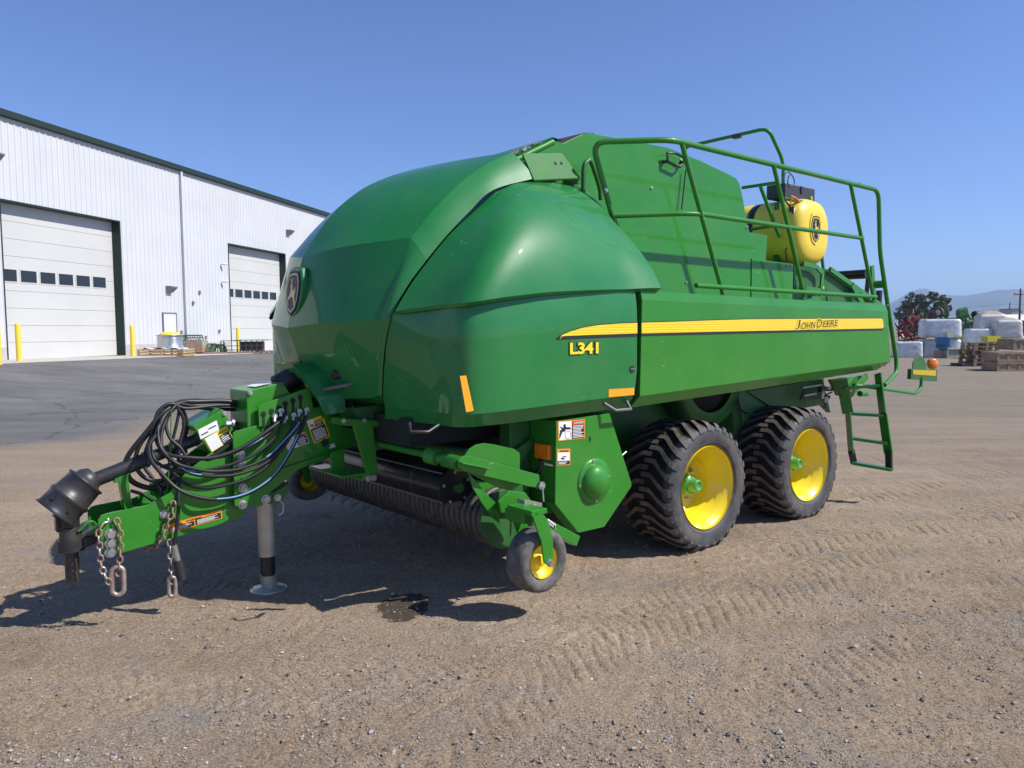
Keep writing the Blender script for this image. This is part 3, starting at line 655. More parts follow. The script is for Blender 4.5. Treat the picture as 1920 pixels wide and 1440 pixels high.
# ---------------- upper side shield (dome)
def dome(side):
    Lf = [onb(740, 584, .965), onb(770, 534, .965), onb(803, 489, .965), onb(842, 441, .965), onb(884, 401, .965), onb(930, 360, .955)]
    Tp = [onb(930, 360, .955), onb(969, 343.5, .955), onb(1015, 341, .93), onb(1055, 343, .90), onb(1090, 347, .86)]
    Rt = [(-.655, 1.50, 1.992), ona(1222, 503, -.66), ona(1193, 462, -.675), ona(1149, 412, -.72), ona(1118, 375, -.76), (-.80, .86, 2.78)]
    bt = door_surface(1)[-1]; bt = [Vector((p.x, p.y + .012, p.z + .008)) for p in bt]
    bt = bt[::4] + [Vector((-.79, 1.495, 1.988)), Vector((-.655, 1.50, 1.992))]
    n = 28
    def resamp(pts, m):
        P = cr(pts, 10); d = [0]
        for i in range(1, len(P)): d.append(d[-1] + (P[i] - P[i - 1]).length)
        out = []
        for k in range(m + 1):
            s = d[-1] * k / m; i = max(1, min(len(P) - 1, int(np.searchsorted(d, s)))); t = (s - d[i - 1]) / max(1e-9, d[i] - d[i - 1])
            out.append(P[i - 1].lerp(P[i], t))
        return out
    Bc, Tc, Lc, Rc = resamp(bt, n), resamp(Tp, n), resamp(Lf, n), resamp(Rt, n)
    rows = []
    for i in range(n + 1):
        v = i / n; row = []
        for j in range(n + 1):
            w = j / n
            S = Bc[j] * (1 - v) + Tc[j] * v + Lc[i] * (1 - w) + Rc[i] * w - (Bc[0] * (1 - w) * (1 - v) + Bc[n] * w * (1 - v) + Tc[0] * (1 - w) * v + Tc[n] * w * v)
            k = math.sin(math.pi * v) ** .9 * math.sin(math.pi * w ** .85) ** .9
            S = S + Vector((-.01, .105, .05)) * k
            row.append(Vector((S.x, S.y * side, S.z)))
        rows.append(row)
    mb = MB(); mb.grid(rows, 0, True)
    bt0 = rows[0]; mb.grid([bt0, [p + Vector((0, -.035 * side, -.022)) for p in bt0]], 0, False)
    return mb.build('upper_side_shield', SHLD, baler)
dome(1); dome(-1)
# hinge bracket plate between dome and body, with bolts
mb = MB(); pl = [onb(978, 291, .865), onb(1052, 290, .865), onb(1087, 337, .955), onb(1000, 341, .955)]
mb.ext(pl, (0, .01, .012)); mb.ext([onb(1062, 331, .93), onb(1087, 331, .93), onb(1087, 338, .93), onb(1066, 337, .93)], (0, -.05, -.02))
hb = mb.build('hinge_plate', WORNG, baler, bevel=.003)
mb = MB()
for px in ((1040, 308), (1051, 308)): mb.bolt(Vector(onb(*px, .90)) + Vector((0, .012, .008)), (0, .6, .8), .010, .012)
split_loose(mb.build('hinge_bolts', GALV, hb), 'bolt', .02)

# ---------------- rear side panel with stripe
def side_panel(side):
    mb = MB(); z_ = lambda a, t0, t1: t0 + (t1 - t0) * (a + .84) / 3.65
    A = [-.835, .4, 1.6, 2.80]
    def row(dz0, dz1, b, shift=(0, 0)):
        return [Vector((a + (shift[0] if i == 0 else shift[1] if i == 3 else 0), b * side, z_(a, dz0, dz1))) for i, a in enumerate(A)]
    r0 = row(1.165, 1.288, 1.425, (-.06, -.06)); r1 = row(1.245, 1.365, 1.48, (-.02, .11)); r2 = row(1.905, 1.86, 1.48, (0, .02)); r3 = row(1.969, 1.924, 1.466)
    r4 = [p + Vector((0, -.09 * side, -.012)) for p in r3]; r5 = [p + Vector((0, -.09 * side, .0)) for p in r0]
    for a_, b_ in ((r5, r0), (r0, r1), (r1, r2), (r2, r3), (r3, r4)): mb.grid([a_, b_], 0, False)
    back = [r0[3], r1[3], r2[3], r3[3]]; mb.grid([back, [p + Vector((0, -.09 * side, 0)) for p in back]], 0, False)
    fr = [r0[0], r1[0], r2[0], r3[0]]; mb.grid([fr, [p + Vector((.0, -.09 * side, 0)) for p in fr]], 0, False)
    return mb.build('rear_side_panel', GREEN, baler, solid=.004, off=0)
panN = side_panel(1); panF = side_panel(-1)
# dark filler between door and panel: the gap's shade put into its colour
MB().box((-.93, 1.36, 1.22), (-.80, 1.44, 1.95)).build('gap_shade', INNER, baler)
st_t = [az(1203, 603.5, 1.484), az(1400, 597.2, 1.484), az(1652, 595.8, 1.484), az(1655.5, 598, 1.484)]
st_b = [az(1203, 630.5, 1.484), az(1400, 625.5, 1.484), az(1655, 619.5, 1.484), az(1656.5, 616, 1.484)]
stripe('side_stripe', st_t, st_b, 1.482, panN)
mb = MB(); _O = Vector(onb(1493, 620.5, 1.4865)); _R = Vector((1, 0, .044)).normalized()
for _t, _x, _w, _s in (('J', .012, .052, .105), ('OHN', .070, .235, .080), ('D', .330, .085, .105), ('EERE', .428, .275, .080)):
    _dz = .022 if _t == 'J' else 0
    for _off, _l, _m in ((.009, .0005, 1), (0, .0020, 0)): put_text(mb, _t, _O + _R * _x + Vector((0, 0, .012 + (_dz if _t == 'J' else 0))), _R, (0, 0, 1), _s * (.80 if _t == 'J' else 1), _m, offset=_off, shear=.12, width=_w, lift=_l)
mb.build('maker_lettering', [DBLK, STRIPE], panN)
mb = MB()
for px in ((1652, 686), (1659.5, 685.5), (1664, 572.5)): mb.bolt(onb(*px, 1.465), (0, 1, -.4), .009, .008)
split_loose(mb.build('panel_bolts', GALV, panN), 'bolt', .02)

# ---------------- body (bale chamber housing)
BW = .83
wall = [(-2.0, 1.5), (-1.7, 2.25), (-1.40, 2.72), az(978, 292, BW), az(1036, 262.5, BW), az(1055, 269, BW), az(1093, 251, BW), az(1109, 250, BW), az(1175, 262.5, BW), az(1250, 276, BW), az(1312, 301, BW), az(1369, 328, BW),
        az(1380, 334, BW), az(1387, 345, BW), az(1394, 378, BW), az(1401.6, 423, BW), az(1412, 455, BW), az(1421.5, 487, BW), (1.57, 1.2), (-2.05, 1.2)]
mb = MB(); mb.prism(wall, -BW, BW); body = mb.build('body_housing', GREEN, baler, bevel=.002)
mb = MB(); mb.prism([(1.3, 2.62), az(1409, 436, .8), az(1439, 442, .8), az(1436, 490, .8), (1.3, 2.3)], -.80, .80); mb.build('housing_rear_step', GREEN, baler, bevel=.004)
mb = MB(); mb.prism([(1.45, 2.36), az(1423, 487, BW), az(1486, 495, BW), az(1484.5, 560, BW), (2.18, 1.3), (1.45, 1.3)], -.84, .84); sbx = mb.build('rear_housing', GREEN, baler, bevel=.004)
mb = MB()
for px in ((1476, 500), (1484, 500)): mb.bolt(onb(*px, .842), (0, 1, 0), .008, .008)
split_loose(mb.build('housing_bolts', GALV, sbx), 'bolt', .02)
mb = MB(); mb.prism([az(1041, 262, .80), az(1093, 249.5, .80), az(1112, 250, .80), az(1080, 275, .80), az(1052, 275, .80)], -.78, .815); mb.build('rubber_flap', INNER, baler)
# sloping roof cover between shield and housing, dusty on top
t0, t1, t2 = [Vector(onb(*p, BW - .01)) for p in ((978, 292, ), (1036, 262.5), (1054, 268))]
mb = MB(); mb.tube([t0 + Vector((-.25, 0, -.14)), t0 - Z * .01, t1 - Z * .014], .024, 10)
mb.grid([[t0 + Z * .02, t1 + Z * .02, t2 + Z * .02], [Vector((t.x, -t.y, t.z + .02)) for t in (t0, t1, t2)]], 0, False)
mb.build('roof_cover', GREEN, baler)
mb = MB()
for k in range(30):
    t = random.random(); p = t0.lerp(t1, t * .7); mb.obox(p + Vector((random.uniform(-.01, .02), -random.uniform(.02, .25), .026)), X * random.uniform(.004, .012), Yb * random.uniform(.01, .03), Z * random.uniform(.002, .005))
mb.build('chaff_on_cover', M('dry_chaff', (.45, .40, .30), .9, var=.2), baler)
# details on the wall
mb = MB()
for px in ((1135, 358), (1221.5, 352.5), (1286.5, 529.5), (1277, 300), (1400.5, 426)): mb.bolt(onb(*px, BW + .002), (0, 1, 0), .010, .010)
split_loose(mb.build('wall_bolts', GALV, body), 'bolt', .02)
mb = MB(); h = [Vector(onb(x, y, BW + .05)) for x, y in ((1251, 287), (1252, 302), (1275, 313), (1284, 303), (1281, 294), (1266, 287))]
mb.tube(h, .011, 8, closed=True) 
mb.cyl(h[1], Vector((h[1].x, BW, h[1].z)), .011, 8); mb.cyl(h[3], Vector((h[3].x, BW, h[3].z)), .011, 8); mb.build('hatch_handle', BPL, body)
mb = MB(); mb.cyl(onb(1286, 318, BW + .03), onb(1278, 393, BW + .03), .006, 8); mb.build('gas_strut', BLK, body)
mb = MB(); hp = [Vector(onb(x, y, BW + .10)) for x, y in ((1094, 360), (1095, 315), (1102, 302), (1109, 305), (1124, 350), (1127, 375))]
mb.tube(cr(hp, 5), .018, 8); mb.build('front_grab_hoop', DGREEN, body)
# pressed seams on the wall
mb = MB()
for (x0, y0, x1, y1) in ((1180, 441, 1418, 465),)[:0]:
    a, b = Vector(onb(x0, y0, BW)), Vector(onb(x1, y1, BW)); mb.obox((a + b) / 2 + Yb * .002, (b - a) / 2, Yb * .003, Z * .009)


# deck (walkway) and inner dark mass
mb = MB(); mb.box((-.80, .83, 1.925), (2.78, 1.45, 1.945)); mb.box((-.80, -1.45, 1.925), (2.78, -.83, 1.945)); mb.build('walkway_deck', GREEN, baler)
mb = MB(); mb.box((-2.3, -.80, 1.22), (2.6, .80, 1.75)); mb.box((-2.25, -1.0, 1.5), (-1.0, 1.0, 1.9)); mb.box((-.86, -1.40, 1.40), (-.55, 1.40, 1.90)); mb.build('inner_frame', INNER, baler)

# ---------------- railings
RB = 1.40
def rail(side, b=RB):
    s = lambda pts: [(a, bb * side, z) for a, bb, z in pts]
    r = thing_part('guard_rail')
    mb = MB()
    mb.tube(rounded([onb(1166, 450, 1.05), onb(1148, 405, 1.05), onb(1110, 266, 1.05)] + s([(-.43, b, 3.06), (2.74, b, 3.045), (2.80, b, 2.45), (3.00, b, 1.92), (3.22, b, 1.36), (3.18, b + .02, 1.24), (2.86, b + .05, 1.13)]), .11, 7), .0215, 12)
    r1 = mb.build('top_rail', GREEN, baler)
    mb = MB(); mb.tube(rounded([onb(1148, 405, 1.05)] + s([(-.15, b, 2.565), (2.44, b, 2.56)]), .15), .019, 10); mb.build('mid_rail', GREEN, r1)
    mb = MB(); mb.tube(s([(-.145, b + .01, 2.03), (2.72, b + .01, 2.007)]), .019, 10); mb.build('toe_rail', GREEN, r1)
    for a0 in (.22, 1.42, 2.71):
        mb = MB(); mb.tube(s([(a0, b, 1.95), (a0 - .528, b, 3.045)]), .0185, 10)
        mb.box((a0 - .045, (b - .03) * side, 1.946), (a0 + .075, (b + .03) * side, 1.956)); mb.build('rail_post', GREEN, r1)
        mb = MB()
        for dx in (-.03, .06): mb.bolt((a0 + dx, (b + .005) * side, 1.956), (0, 0, 1), .009, .012)
        split_loose(mb.build('post_bolts', GALV, r1), 'bolt', .02)
    mb = MB(); mb.bolt((2.36, b * side, 3.07), (0, 0, 1), .008, .012); mb.bolt(Vector(onb(1136, 357, 1.07)), (0, side, 0), .012, .012); split_loose(mb.build('rail_bolts', GALV, r1), 'bolt', .02)
def thing_part(n): return None
rail(1)
# platform hoop at the rear of the housing: two uprights joined by cross bars
mb = MB(); pB = Vector(onb(1465.5, 492, .55)); pM = Vector(onb(1469, 303, .55)); pC = Vector(onb(1447, 242, .55)); zc = pC.z; aC = pC.x - .03
L_ = [pB, pM, Vector((aC, .53, zc + .01))]; Rr = [Vector((p.x, -p.y, p.z)) for p in L_[::-1]]
mb.tube(rounded(L_ + [Vector((aC - .02, -.53, zc + .01))] + Rr[1:], .10, 7), .019, 10)
hoop = mb.build('platform_hoop', GREEN, baler)
mb = MB(); p1 = Vector(ona(1392, 352, 2.02)); p2 = Vector(ona(1458, 342, 2.02)); mb.tube([p1, p2], .017, 10); mb.tube([ona(1426, 350, 2.05), onb(1462, 445, .62)], .02, 10); mb.tube([ona(1409, 430, 2.1), ona(1470, 420, 2.1)], .016, 8); split_loose(mb.build('hoop_cross_bar', GREEN, hoop), 'hoop_cross_bar', .01)
mb = MB(); mb.tube(rounded([onb(1470, 372, .72), onb(1522, 382, .72), onb(1536, 440, .74), onb(1551, 563, .80)], .08), .0175, 10); mb.build('tank_guard_tube', GREEN, hoop)
mb = MB(); mb.obox(Vector((aC, .16, zc + .0)), X * .03, Yb * .04, Z * .02); mb.build('hoop_clamp', BPL, hoop)
mb = MB(); mb.tube(cr([onb(1468, 335, .6), onb(1476, 322, .6), onb(1487, 332, .6), onb(1489, 345, .6), onb(1480, 350, .6), onb(1477, 340, .6), onb(1480, 328, .6)], 5), .006, 6)
mb.tube(cr([onb(1476, 420, .66), onb(1474, 450, .66), onb(1478, 460, .66), onb(1473, 470, .66), onb(1476, 490, .66)], 5), .006, 6); split_loose(mb.build('lamp_cable', BLK, hoop), 'lamp_cable', .01)
mb = MB(); wl = Vector(onb(1487, 400, .70)); mb.obox(wl, X * .035, Yb * .022, Z * .062, 0); mb.obox(wl + Vector((.004, .024, 0)), X * .030, Yb * .003, Z * .056, 1)
mb.cyl(wl + Vector((-.03, 0, .05)), wl + Vector((-.05, -.05, .12)), .01, 8, 0); mb.build('work_light', [BPL, GLASS], hoop)
mb = MB(); mb.tube(cr([onb(1482, 368, .76), onb(1490, 371, .76), onb(1499, 379, .76)], 4), .012, 6); mb.tube(cr([onb(1484, 368, .76), onb(1483, 385, .76)], 3), .006, 6); mb.build('orange_strap', M('orange_strap', (.75, .16, .05), .7), hoop)

# ---------------- yellow tank with badge, toolbox
tb = .78
def tank_section(b, k=1.0):
    c = Vector((2.66, b, 2.70)); hw, hh = .345 * k, .352 * k; out = []
    for i in range(32):
        t = 2 * math.pi * i / 32; cx, cz = math.cos(t), math.sin(t); p = 2.7
        out.append(Vector((c.x + hw * math.copysign(abs(cx) ** (2 / p), cx), b, c.z + hh * math.copysign(abs(cz) ** (2 / p), cz))))
    return out
mb = MB(); secs = [(.80, .0), (.80, .5), (.79, .75), (.755, .90), (.70, .975), (.60, 1.0), (.30, 1.0), (.26, .965), (.20, .965), (.16, 1.0), (-.2, 1.0), (-.25, .965), (-.31, .965), (-.35, 1.0), (-.62, 1.0), (-.72, .96), (-.78, .85), (-.80, .6), (-.80, 0)]
ss = [tank_section(b, max(k, .001)) for b, k in secs]; mb.grid([s + [s[0]] for s in ss], 0, True)
tank = mb.build('liquid_tank', YTANK, baler, weld=True)
mb = MB(); emblem(mb, (2.64, .797, 2.72), X, (0, 0, 1), .20, .26, 0, 1, 0, pad=1.22, th=.012); mb.build('tank_badge', [YTANK, NAVY], tank)
for b0 in (.23, -.28):
    mb = MB(); s = [p + (p - Vector((2.66, b0, 2.70))).normalized() * .006 for p in tank_section(b0, .97)]
    mb.grid([[p - Yb * .035 for p in s + [s[0]]], [p + Yb * .035 for p in s + [s[0]]]], 0, True); mb.build('tank_strap', BSTEEL, tank, solid=.006)
mb = MB(); mb.cyl((3.0, .5, 2.50), (3.05, .5, 2.50), .025, 12); mb.tube(cr([(2.75, .6, 2.36), (2.70, .72, 2.22), (2.74, .74, 2.12), (2.72, .70, 2.02)], 4), .014, 8); mb.obox((2.76, .76, 2.18), X * .02, Yb * .03, Z * .04, 0); mb.obox((2.78, .80, 2.13), X * .045, Yb * .012, Z * .012, 1)
mb.build('tank_valve', [BPL, YEL], tank)
mb = MB(); t0 = onb(1472, 343, .60); t1 = onb(1528.5, 356, .60); t2 = onb(1528, 380, .60)
mb.box((t0[0] + .005, .38, t2[2]), (t1[0], .60, t1[2] + .01)); tbx = mb.build('toolbox', M('toolbox_plastic', (.03, .033, .045), .5, var=.1), baler, bevel=.012)
mb = MB(); c = Vector(onb(1503, 356, .604)); mb.box((c.x - .02, .60, c.z - .035), (c.x + .02, .612, c.z + .035)); mb.build('toolbox_latch', BPL, tbx)
mb = MB(); c = Vector(onb(1521, 373, .603)); mb.box((c.x - .025, .60, c.z - .03), (c.x + .025, .603, c.z + .03), 0); emblem(mb, c, X, Z, .04, .05, 0, 1, 0, pad=0, lift=.003, th=.001); mb.build('toolbox_badge', [M('sticker_green', (.05, .3, .06), .4), YEL], tbx)
mb = MB(); mb.box((2.30, -.7, 2.28), (2.95, .72, 2.34)); mb.box((2.36, .50, 2.34), (2.42, .56, 3.0)); mb.build('tank_shelf', DGREEN, baler)

# ---------------- rear frame, bale-density arms, rollers
mb = MB(); P = [onb(x, y, .80) for x, y in ((1490, 498), (1558, 505), (1640, 560), (1655, 600), (1560, 600), (1484, 600))]; mb.prism([(p[0], p[2]) for p in P], .74, .80)
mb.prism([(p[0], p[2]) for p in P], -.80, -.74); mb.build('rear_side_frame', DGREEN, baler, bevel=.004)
mb = MB()   # bracket plate with a window in it
out_ = [onb(x, y, .86) for x, y in ((1506, 494), (1530, 500), (1542, 512), (1538, 560), (1520, 560))]; 
for i in range(len(out_) - 1): mb.beam(Vector(out_[i]) , Vector(out_[i + 1]), .02, .045)
mb.beam(Vector(onb(1500, 538, .86)), Vector(onb(1540, 545, .86)), .02, .04); mb.build('valve_bracket', GREEN, baler)
mb = MB(); mb.beam(onb(1556, 505, .84), onb(1650, 572, .84), .03, .05); mb.beam(onb(1598, 534, .86), onb(1618, 572, .86), .02, .07); mb.build('rear_edge_bar', GREEN, baler)
a1, _, z1 = onb(1622, 515, .55)
mb = MB(); mb.cyl((a1 - .1, .62, z1), (a1 - .1, -.75, z1), .055, 20); mb.build('bale_roller', BSTEEL, baler)
mb = MB(); mb.cyl((a1, .60, z1 - .25), (a1, -.75, z1 - .25), .03, 16); mb.build('rear_cross_tube', DGREEN, baler)
mb = MB(); mb.beam((a1 - .02, .64, z1 + .10), (a1 + .10, .64, z1 - .50), .02, .07); mb.beam((a1 - .02, -.76, z1 + .10), (a1 + .10, -.76, z1 - .50), .02, .07); split_loose(mb.build('roller_arm', GREEN, baler), 'roller_arm', .01)
mb = MB(); mb.beam((a1 + .02, .58, z1), (a1 - .05, .58, z1 - .45), .03, .05); mb.build('rusty_link', M('brown_steel', (.09, .04, .03), .6), baler)
e1 = Vector(onb(1650, 533, .72)); mb = MB(); mb.cyl(e1 - Yb * .05, e1 + Yb * .05, .045, 20); mb.cyl(e1 + Yb * .05, e1 + Yb * .055, .025, 16, 1); mb.build('pivot_tube', [GREEN, INNER], baler)
mb = MB(); mb.cyl(onb(1649, 545, .72), onb(1646, 588, .72), .035, 14); mb.build('density_cylinder', BPL, baler)
mb = MB(); mb.box((2.2, -.72, 1.25), (3.2, .72, 1.9)); mb.box((2.9, -.62, 1.2), (3.9, .62, 1.26)); mb.box((3.0, .60, 1.2), (3.6, .64, 1.5)); mb.build('bale_chute', DGREEN, baler)

# ---------------- chassis under the panels
mb = MB()
mb.prism([(-1.75, .95), (-1.2, .62), (1.9, .62), (2.2, .85), (3.0, .95), (3.0, 1.2), (-1.75, 1.2)], .62, .74); mb.prism([(-1.75, .95), (-1.2, .62), (1.9, .62), (2.2, .85), (3.0, .95), (3.0, 1.2), (-1.75, 1.2)], -.74, -.62)
mb.box((-.07, -1.0, .40), (.07, 1.0, .56)); mb.box((1.42, -1.0, .40), (1.56, 1.0, .56)); mb.box((-.3, .52, .42), (1.8, .70, .62)); mb.box((-.3, -.70, .42), (1.8, -.52, .62))
mb.prism([(1.0, 1.25), (1.15, .80), (1.5, .80), (1.75, 1.25)], .9, .98); mb.prism([(.95, 1.3), (1.35, 1.3), (1.25, .75), (1.05, .75)], .70, .95)
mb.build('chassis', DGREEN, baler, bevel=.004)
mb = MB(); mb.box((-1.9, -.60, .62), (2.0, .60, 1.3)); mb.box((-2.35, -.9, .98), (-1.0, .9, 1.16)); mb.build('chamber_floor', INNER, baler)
# big guarded gear disc whose rim shows below the panel
fc = Vector((.66, .98, 1.32)); mb = MB(); mb.lathe([(.34, 0), (.45, 0), (.47, -.03), (.47, -.20), (.36, -.22), (.34, 0)], fc, (0, 1, 0), 48); mb.build('gear_guard_rim', DGREEN, baler)
mb = MB(); mb.lathe([(.001, 0), (.33, 0), (.33, -.1)], fc - Yb * .05, (0, 1, 0), 32); mb.build('gear_disc', INNER, baler)
mb = MB()
for k, (p, q, r_) in enumerate([((1385, 755), (1405, 775), .008), ((1380, 752), (1398, 774), .008)]): mb.tube(cr([onb(*p, 1.0), onb(p[0] + 6, p[1] + 14, 1.0), onb(*q, 1.0)], 5), r_, 6)
mb.tube(cr([onb(1500, 750, 1.1), onb(1510, 735, 1.1), onb(1540, 742, 1.1), onb(1548, 765, 1.1)], 5), .009, 6); mb.tube(cr([onb(1505, 733, 1.1), onb(1530, 747, 1.1), onb(1560, 735, 1.1)], 5), .008, 6)
split_loose(mb.build('brake_hoses', BLK, baler), 'brake_hose', .01)
mb = MB(); v = Vector(onb(1547, 738, 1.15))
for k in range(7): mb.obox(v + Vector((random.uniform(-.13, .12), random.uniform(-.05, .05), random.uniform(-.06, .06))), X * random.uniform(.02, .05), Yb * .02, Z * random.uniform(.012, .03), k % 2)
mb.cyl(onb(1508, 742, 1.15), onb(1530, 738, 1.15), .01, 8, 0); mb.cyl(onb(1505, 727, 1.15), onb(1540, 722, 1.15), .009, 8, 0); mb.build('hydraulic_valves', [GALV, BPL], baler)
mb = MB(); mb.prism([az(*p, 1.15) for p in ((1560, 712), (1622, 703), (1618, 720), (1575, 742))], 1.10, 1.15); mb.beam(onb(1590, 745, 1.2), onb(1625, 705, 1.2), .03, .06); mb.cyl(onb(1612, 738, 1.2), onb(1624, 738, 1.2), .03, 14); mb.cyl(onb(1575, 742, 1.2), onb(1600, 740, 1.2), .012, 8)
mb.build('rear_bracket', GREEN, baler, bevel=.003)
MB().prism([az(*p, 1.1) for p in ((1420, 735), (1560, 712), (1575, 775), (1560, 760), (1480, 775), (1450, 755))], .95, 1.0).build('rear_mud_plate', DGREEN, baler)

# ---------------- wheels: tyre with directional lugs, dished rim, hub
def make_wheel(name, side):
    r = bpy.data.objects.new(name, None); col.objects.link(r); r.parent = baler
    R, W, rr = .505, .50, .318                # outer radius, width, bead radius
    prof = [(rr, .185), (rr + .012, .225), (.36, .243), (.405, .250), (.44, .248), (.462, .240), (.478, .222), (.487, .18), (.491, .10), (.492, 0)]
    prof = [(q, w) for q, w in prof] + [(q, -w) for q, w in prof[-2::-1]]
    mis_ = [2 if 7 <= i <= len(prof) - 9 else 0 for i in range(len(prof))]
    mb = MB(); mb.lathe([(q, w * side) for q, w in prof], (0, 0, 0), (0, 1, 0), 96, 0, mis=mis_)
    def surf(w, ang, h):                      # point on the tyre at lateral w (-.25...25), angle, height above carcass
        aw = abs(w); q = float(np.interp(aw, [0, .10, .18, .222, .24, .252], [.492, .491, .487, .478, .462, .43]))
        wx = min(aw, .25); q2 = q + h
        if aw > .235: wx = aw; wx = .246 + h * .25; q2 = q + h * .55
        return Vector((math.sin(ang) * q2, math.copysign(wx, w) * side, math.cos(ang) * q2))
    N = 29
    for s in (1, -1):
        for k in range(N):
            a0 = 2 * math.pi * (k + (.5 if s < 0 else 0)) / N
            # path: lateral position and angle; the outer end trails round the shoulder
            path = [(-.022, 0), (.055, .0), (.085, .025), (.145, .125), (.20, .20), (.232, .23), (.248, .24), (.257, .245)]
            hw = [.046, .046, .046, .045, .050, .062, .064, .05]
            top, bot = [], []
            for (w, da), hh in zip(path, hw):
                h = .021 if w < .25 else .003
                for sg in (-1, 1):
                    top.append(surf(w * s, a0 + da * -1 + sg * hh * .80, h)); bot.append(surf(w * s, a0 + da * -1 + sg * hh * 1.08, -.006))
            n = len(path); vs = top + bot; m = 2 * n; fs = []; fw_ = []
            for i in range(n - 1):
                fs.append((2 * i, 2 * i + 1, 2 * i + 3, 2 * i + 2)); fw_.append((2 * i, 2 * i + 2, m + 2 * i + 2, m + 2 * i)); fw_.append((2 * i + 1, m + 2 * i + 1, m + 2 * i + 3, 2 * i + 3))
            fw_ += [(0, m, m + 1, 1), (2 * n - 2, 2 * n - 1, m + 2 * n - 1, m + 2 * n - 2)]
            o = len(mb.v); mb.add(vs, fs[:-2], 1); 
            for f in fs[-2:]: mb.f.append([o + i for i in f]); mb.m.append(0); mb.s.append(False)
            for f in fw_: mb.f.append([o + i for i in f]); mb.m.append(2); mb.s.append(False)
    # raised rings and maker's lettering blocks on the sidewall
    for q in (.352, .432): mb.lathe([(q, .240), (q + .003, .2495 if q > .4 else .2445), (q + .007, .240)] if side > 0 else [(q, -.240), (q + .003, -.2495), (q + .007, -.240)], (0, 0, 0), (0, 1, 0), 72, 0)
    ty = mb.build('tyre', [TYRE, TREAD, GROOVE], r)
    mbt = MB()
    for txt, ac in (('ALLIANCE', 2.15), ('ALLIANCE', -.9)):
        for i, ch in enumerate(txt):
            an = ac - (i - len(txt) / 2) * .085; U = Vector((math.sin(an), 0, math.cos(an))); Rr = Vector((math.cos(an), 0, -math.sin(an)))
            if ch != ' ': put_text(mbt, ch, U * .385 + Vector((0, .2475 * side, 0)) - Rr * .012, Rr, U, .042, 0, lift=.0005)
    lt = mbt.build('sidewall_lettering', TYRE, r)
    # flatten where it stands
    me = ty.data; co = np.empty(len(me.vertices) * 3); me.vertices.foreach_get('co', co); co = co.reshape(-1, 3)
    co[:, 2] = np.maximum(co[:, 2], -.478); me.vertices.foreach_set('co', co.ravel())
    mb = MB(); pr = [(.322, .232), (.326, .222), (.316, .205), (.298, .195), (.290, .170), (.280, .165), (.278, .125), (.262, .115), (.260, .075), (.246, .065), (.244, .015), (.238, .005), (.235, -.04), (.12, -.06), (.001, -.06)]
    mb.lathe([(q, w * side) for q, w in pr], (0, 0, 0), (0, 1, 0), 72, 0)
    mb.lathe([(.322, .232 * side), (.322, .19 * side), (.318, -.2 * side), (.30, -.22 * side)], (0, 0, 0), (0, 1, 0), 72, 0)
    rim = mb.build('rim', YEL, r)
    mb = MB()
    for k in range(8):
        an = 2 * math.pi * (k + .3) / 8; mb.bolt((math.sin(an) * .165, -.055 * side, math.cos(an) * .165), (0, side, 0), .016, .04)
    mb.cyl((-.2, .045 * side, .12), (-.21, .075 * side, .125), .006, 6); split_loose(mb.build('wheel_nuts', GALV, r), 'wheel_nut', .03)
    mb = MB(); mb.lathe([(q, w * side) for q, w in ((.095, -.06), (.095, -.02), (.075, -.01), (.070, .05), (.078, .052), (.078, .066), (.055, .07), (.050, .075), (.048, .135), (.042, .142), (.030, .142), (.029, .139), (.001, .139))], (0, 0, 0), (0, 1, 0), 28)
    for k in range(6):
        an = 2 * math.pi * k / 6; mb.cyl((math.sin(an) * .066, .045 * side, math.cos(an) * .066), (math.sin(an) * .066, .074 * side, math.cos(an) * .066), .006, 6)
    mb.build('hub', M('hub_green', (.06, .30, .06), .35, coat=.4), r)
    return r
def wcopy(r, loc):
    c = r.copy(); col.objects.link(c); c.location = loc
    for ch in kids(r):
        d = ch.copy(); col.objects.link(d); d.parent = c
        for g in kids(ch): e = g.copy(); col.objects.link(e); e.parent = d
    return c
wN = make_wheel('wheel', 1); wF = make_wheel('wheel', -1)
ZW = .480
wN.location = (0, -1.20, ZW); wF.location = (0, 1.20, ZW)
w2 = wcopy(wN, (1.487, -1.20, ZW)); wcopy(wF, (1.487, 1.20, ZW)); w2.rotation_euler = (0, .4, 0)
# (rotation would lift the flat spot: keep the standing pose)
w2.rotation_euler = (0, 0, 0)
# ================================================================ TONGUE, HITCH, DRIVE SHAFT
def P_(px, b): return [az(x, y, b) for x, y in px]
TB = .15; RBm = .20
tongue_pts = P_([(195, 1032), (186, 1000), (184, 975), (190, 967), (200, 963), (275, 948), (318, 925), (332, 905), (350, 885), (395, 850), (437, 845), (462, 950), (458, 966), (442, 975), (225, 1038)], TB)
mb = MB(); mb.prism(tongue_pts, TB - .016, TB); mb.prism(tongue_pts, -TB, -TB + .016)
mb.prism([az(*p, TB) for p in ((250, 965), (430, 930), (430, 945), (255, 985))], -TB + .016, TB - .016)
tongue = mb.build('drawbar', GREEN, baler, bevel=.003)
rear_pts = P_([(437, 812), (445, 808), (490, 795), (560, 770), (590, 765), (657, 745), (700, 735), (745, 745), (752, 800), (700, 815), (640, 848), (608, 862), (560, 880), (530, 905), (505, 925), (499, 932), (493, 948), (449, 953), (440, 948)], RBm)
mb = MB(); mb.prism(rear_pts, RBm - .018, RBm); mb.prism(rear_pts, -RBm, -RBm + .018)
mb.prism([(-2.55, 1.15), (-2.0, 1.24), (-2.0, 1.20), (-2.55, 1.11)], -RBm, RBm)
mb.prism(P_([(500, 905), (600, 845), (740, 800), (740, 790), (600, 835), (500, 893)], RBm), -RBm + .018, RBm - .018)
tf = mb.build('tongue_frame', GREEN, baler, bevel=.003)
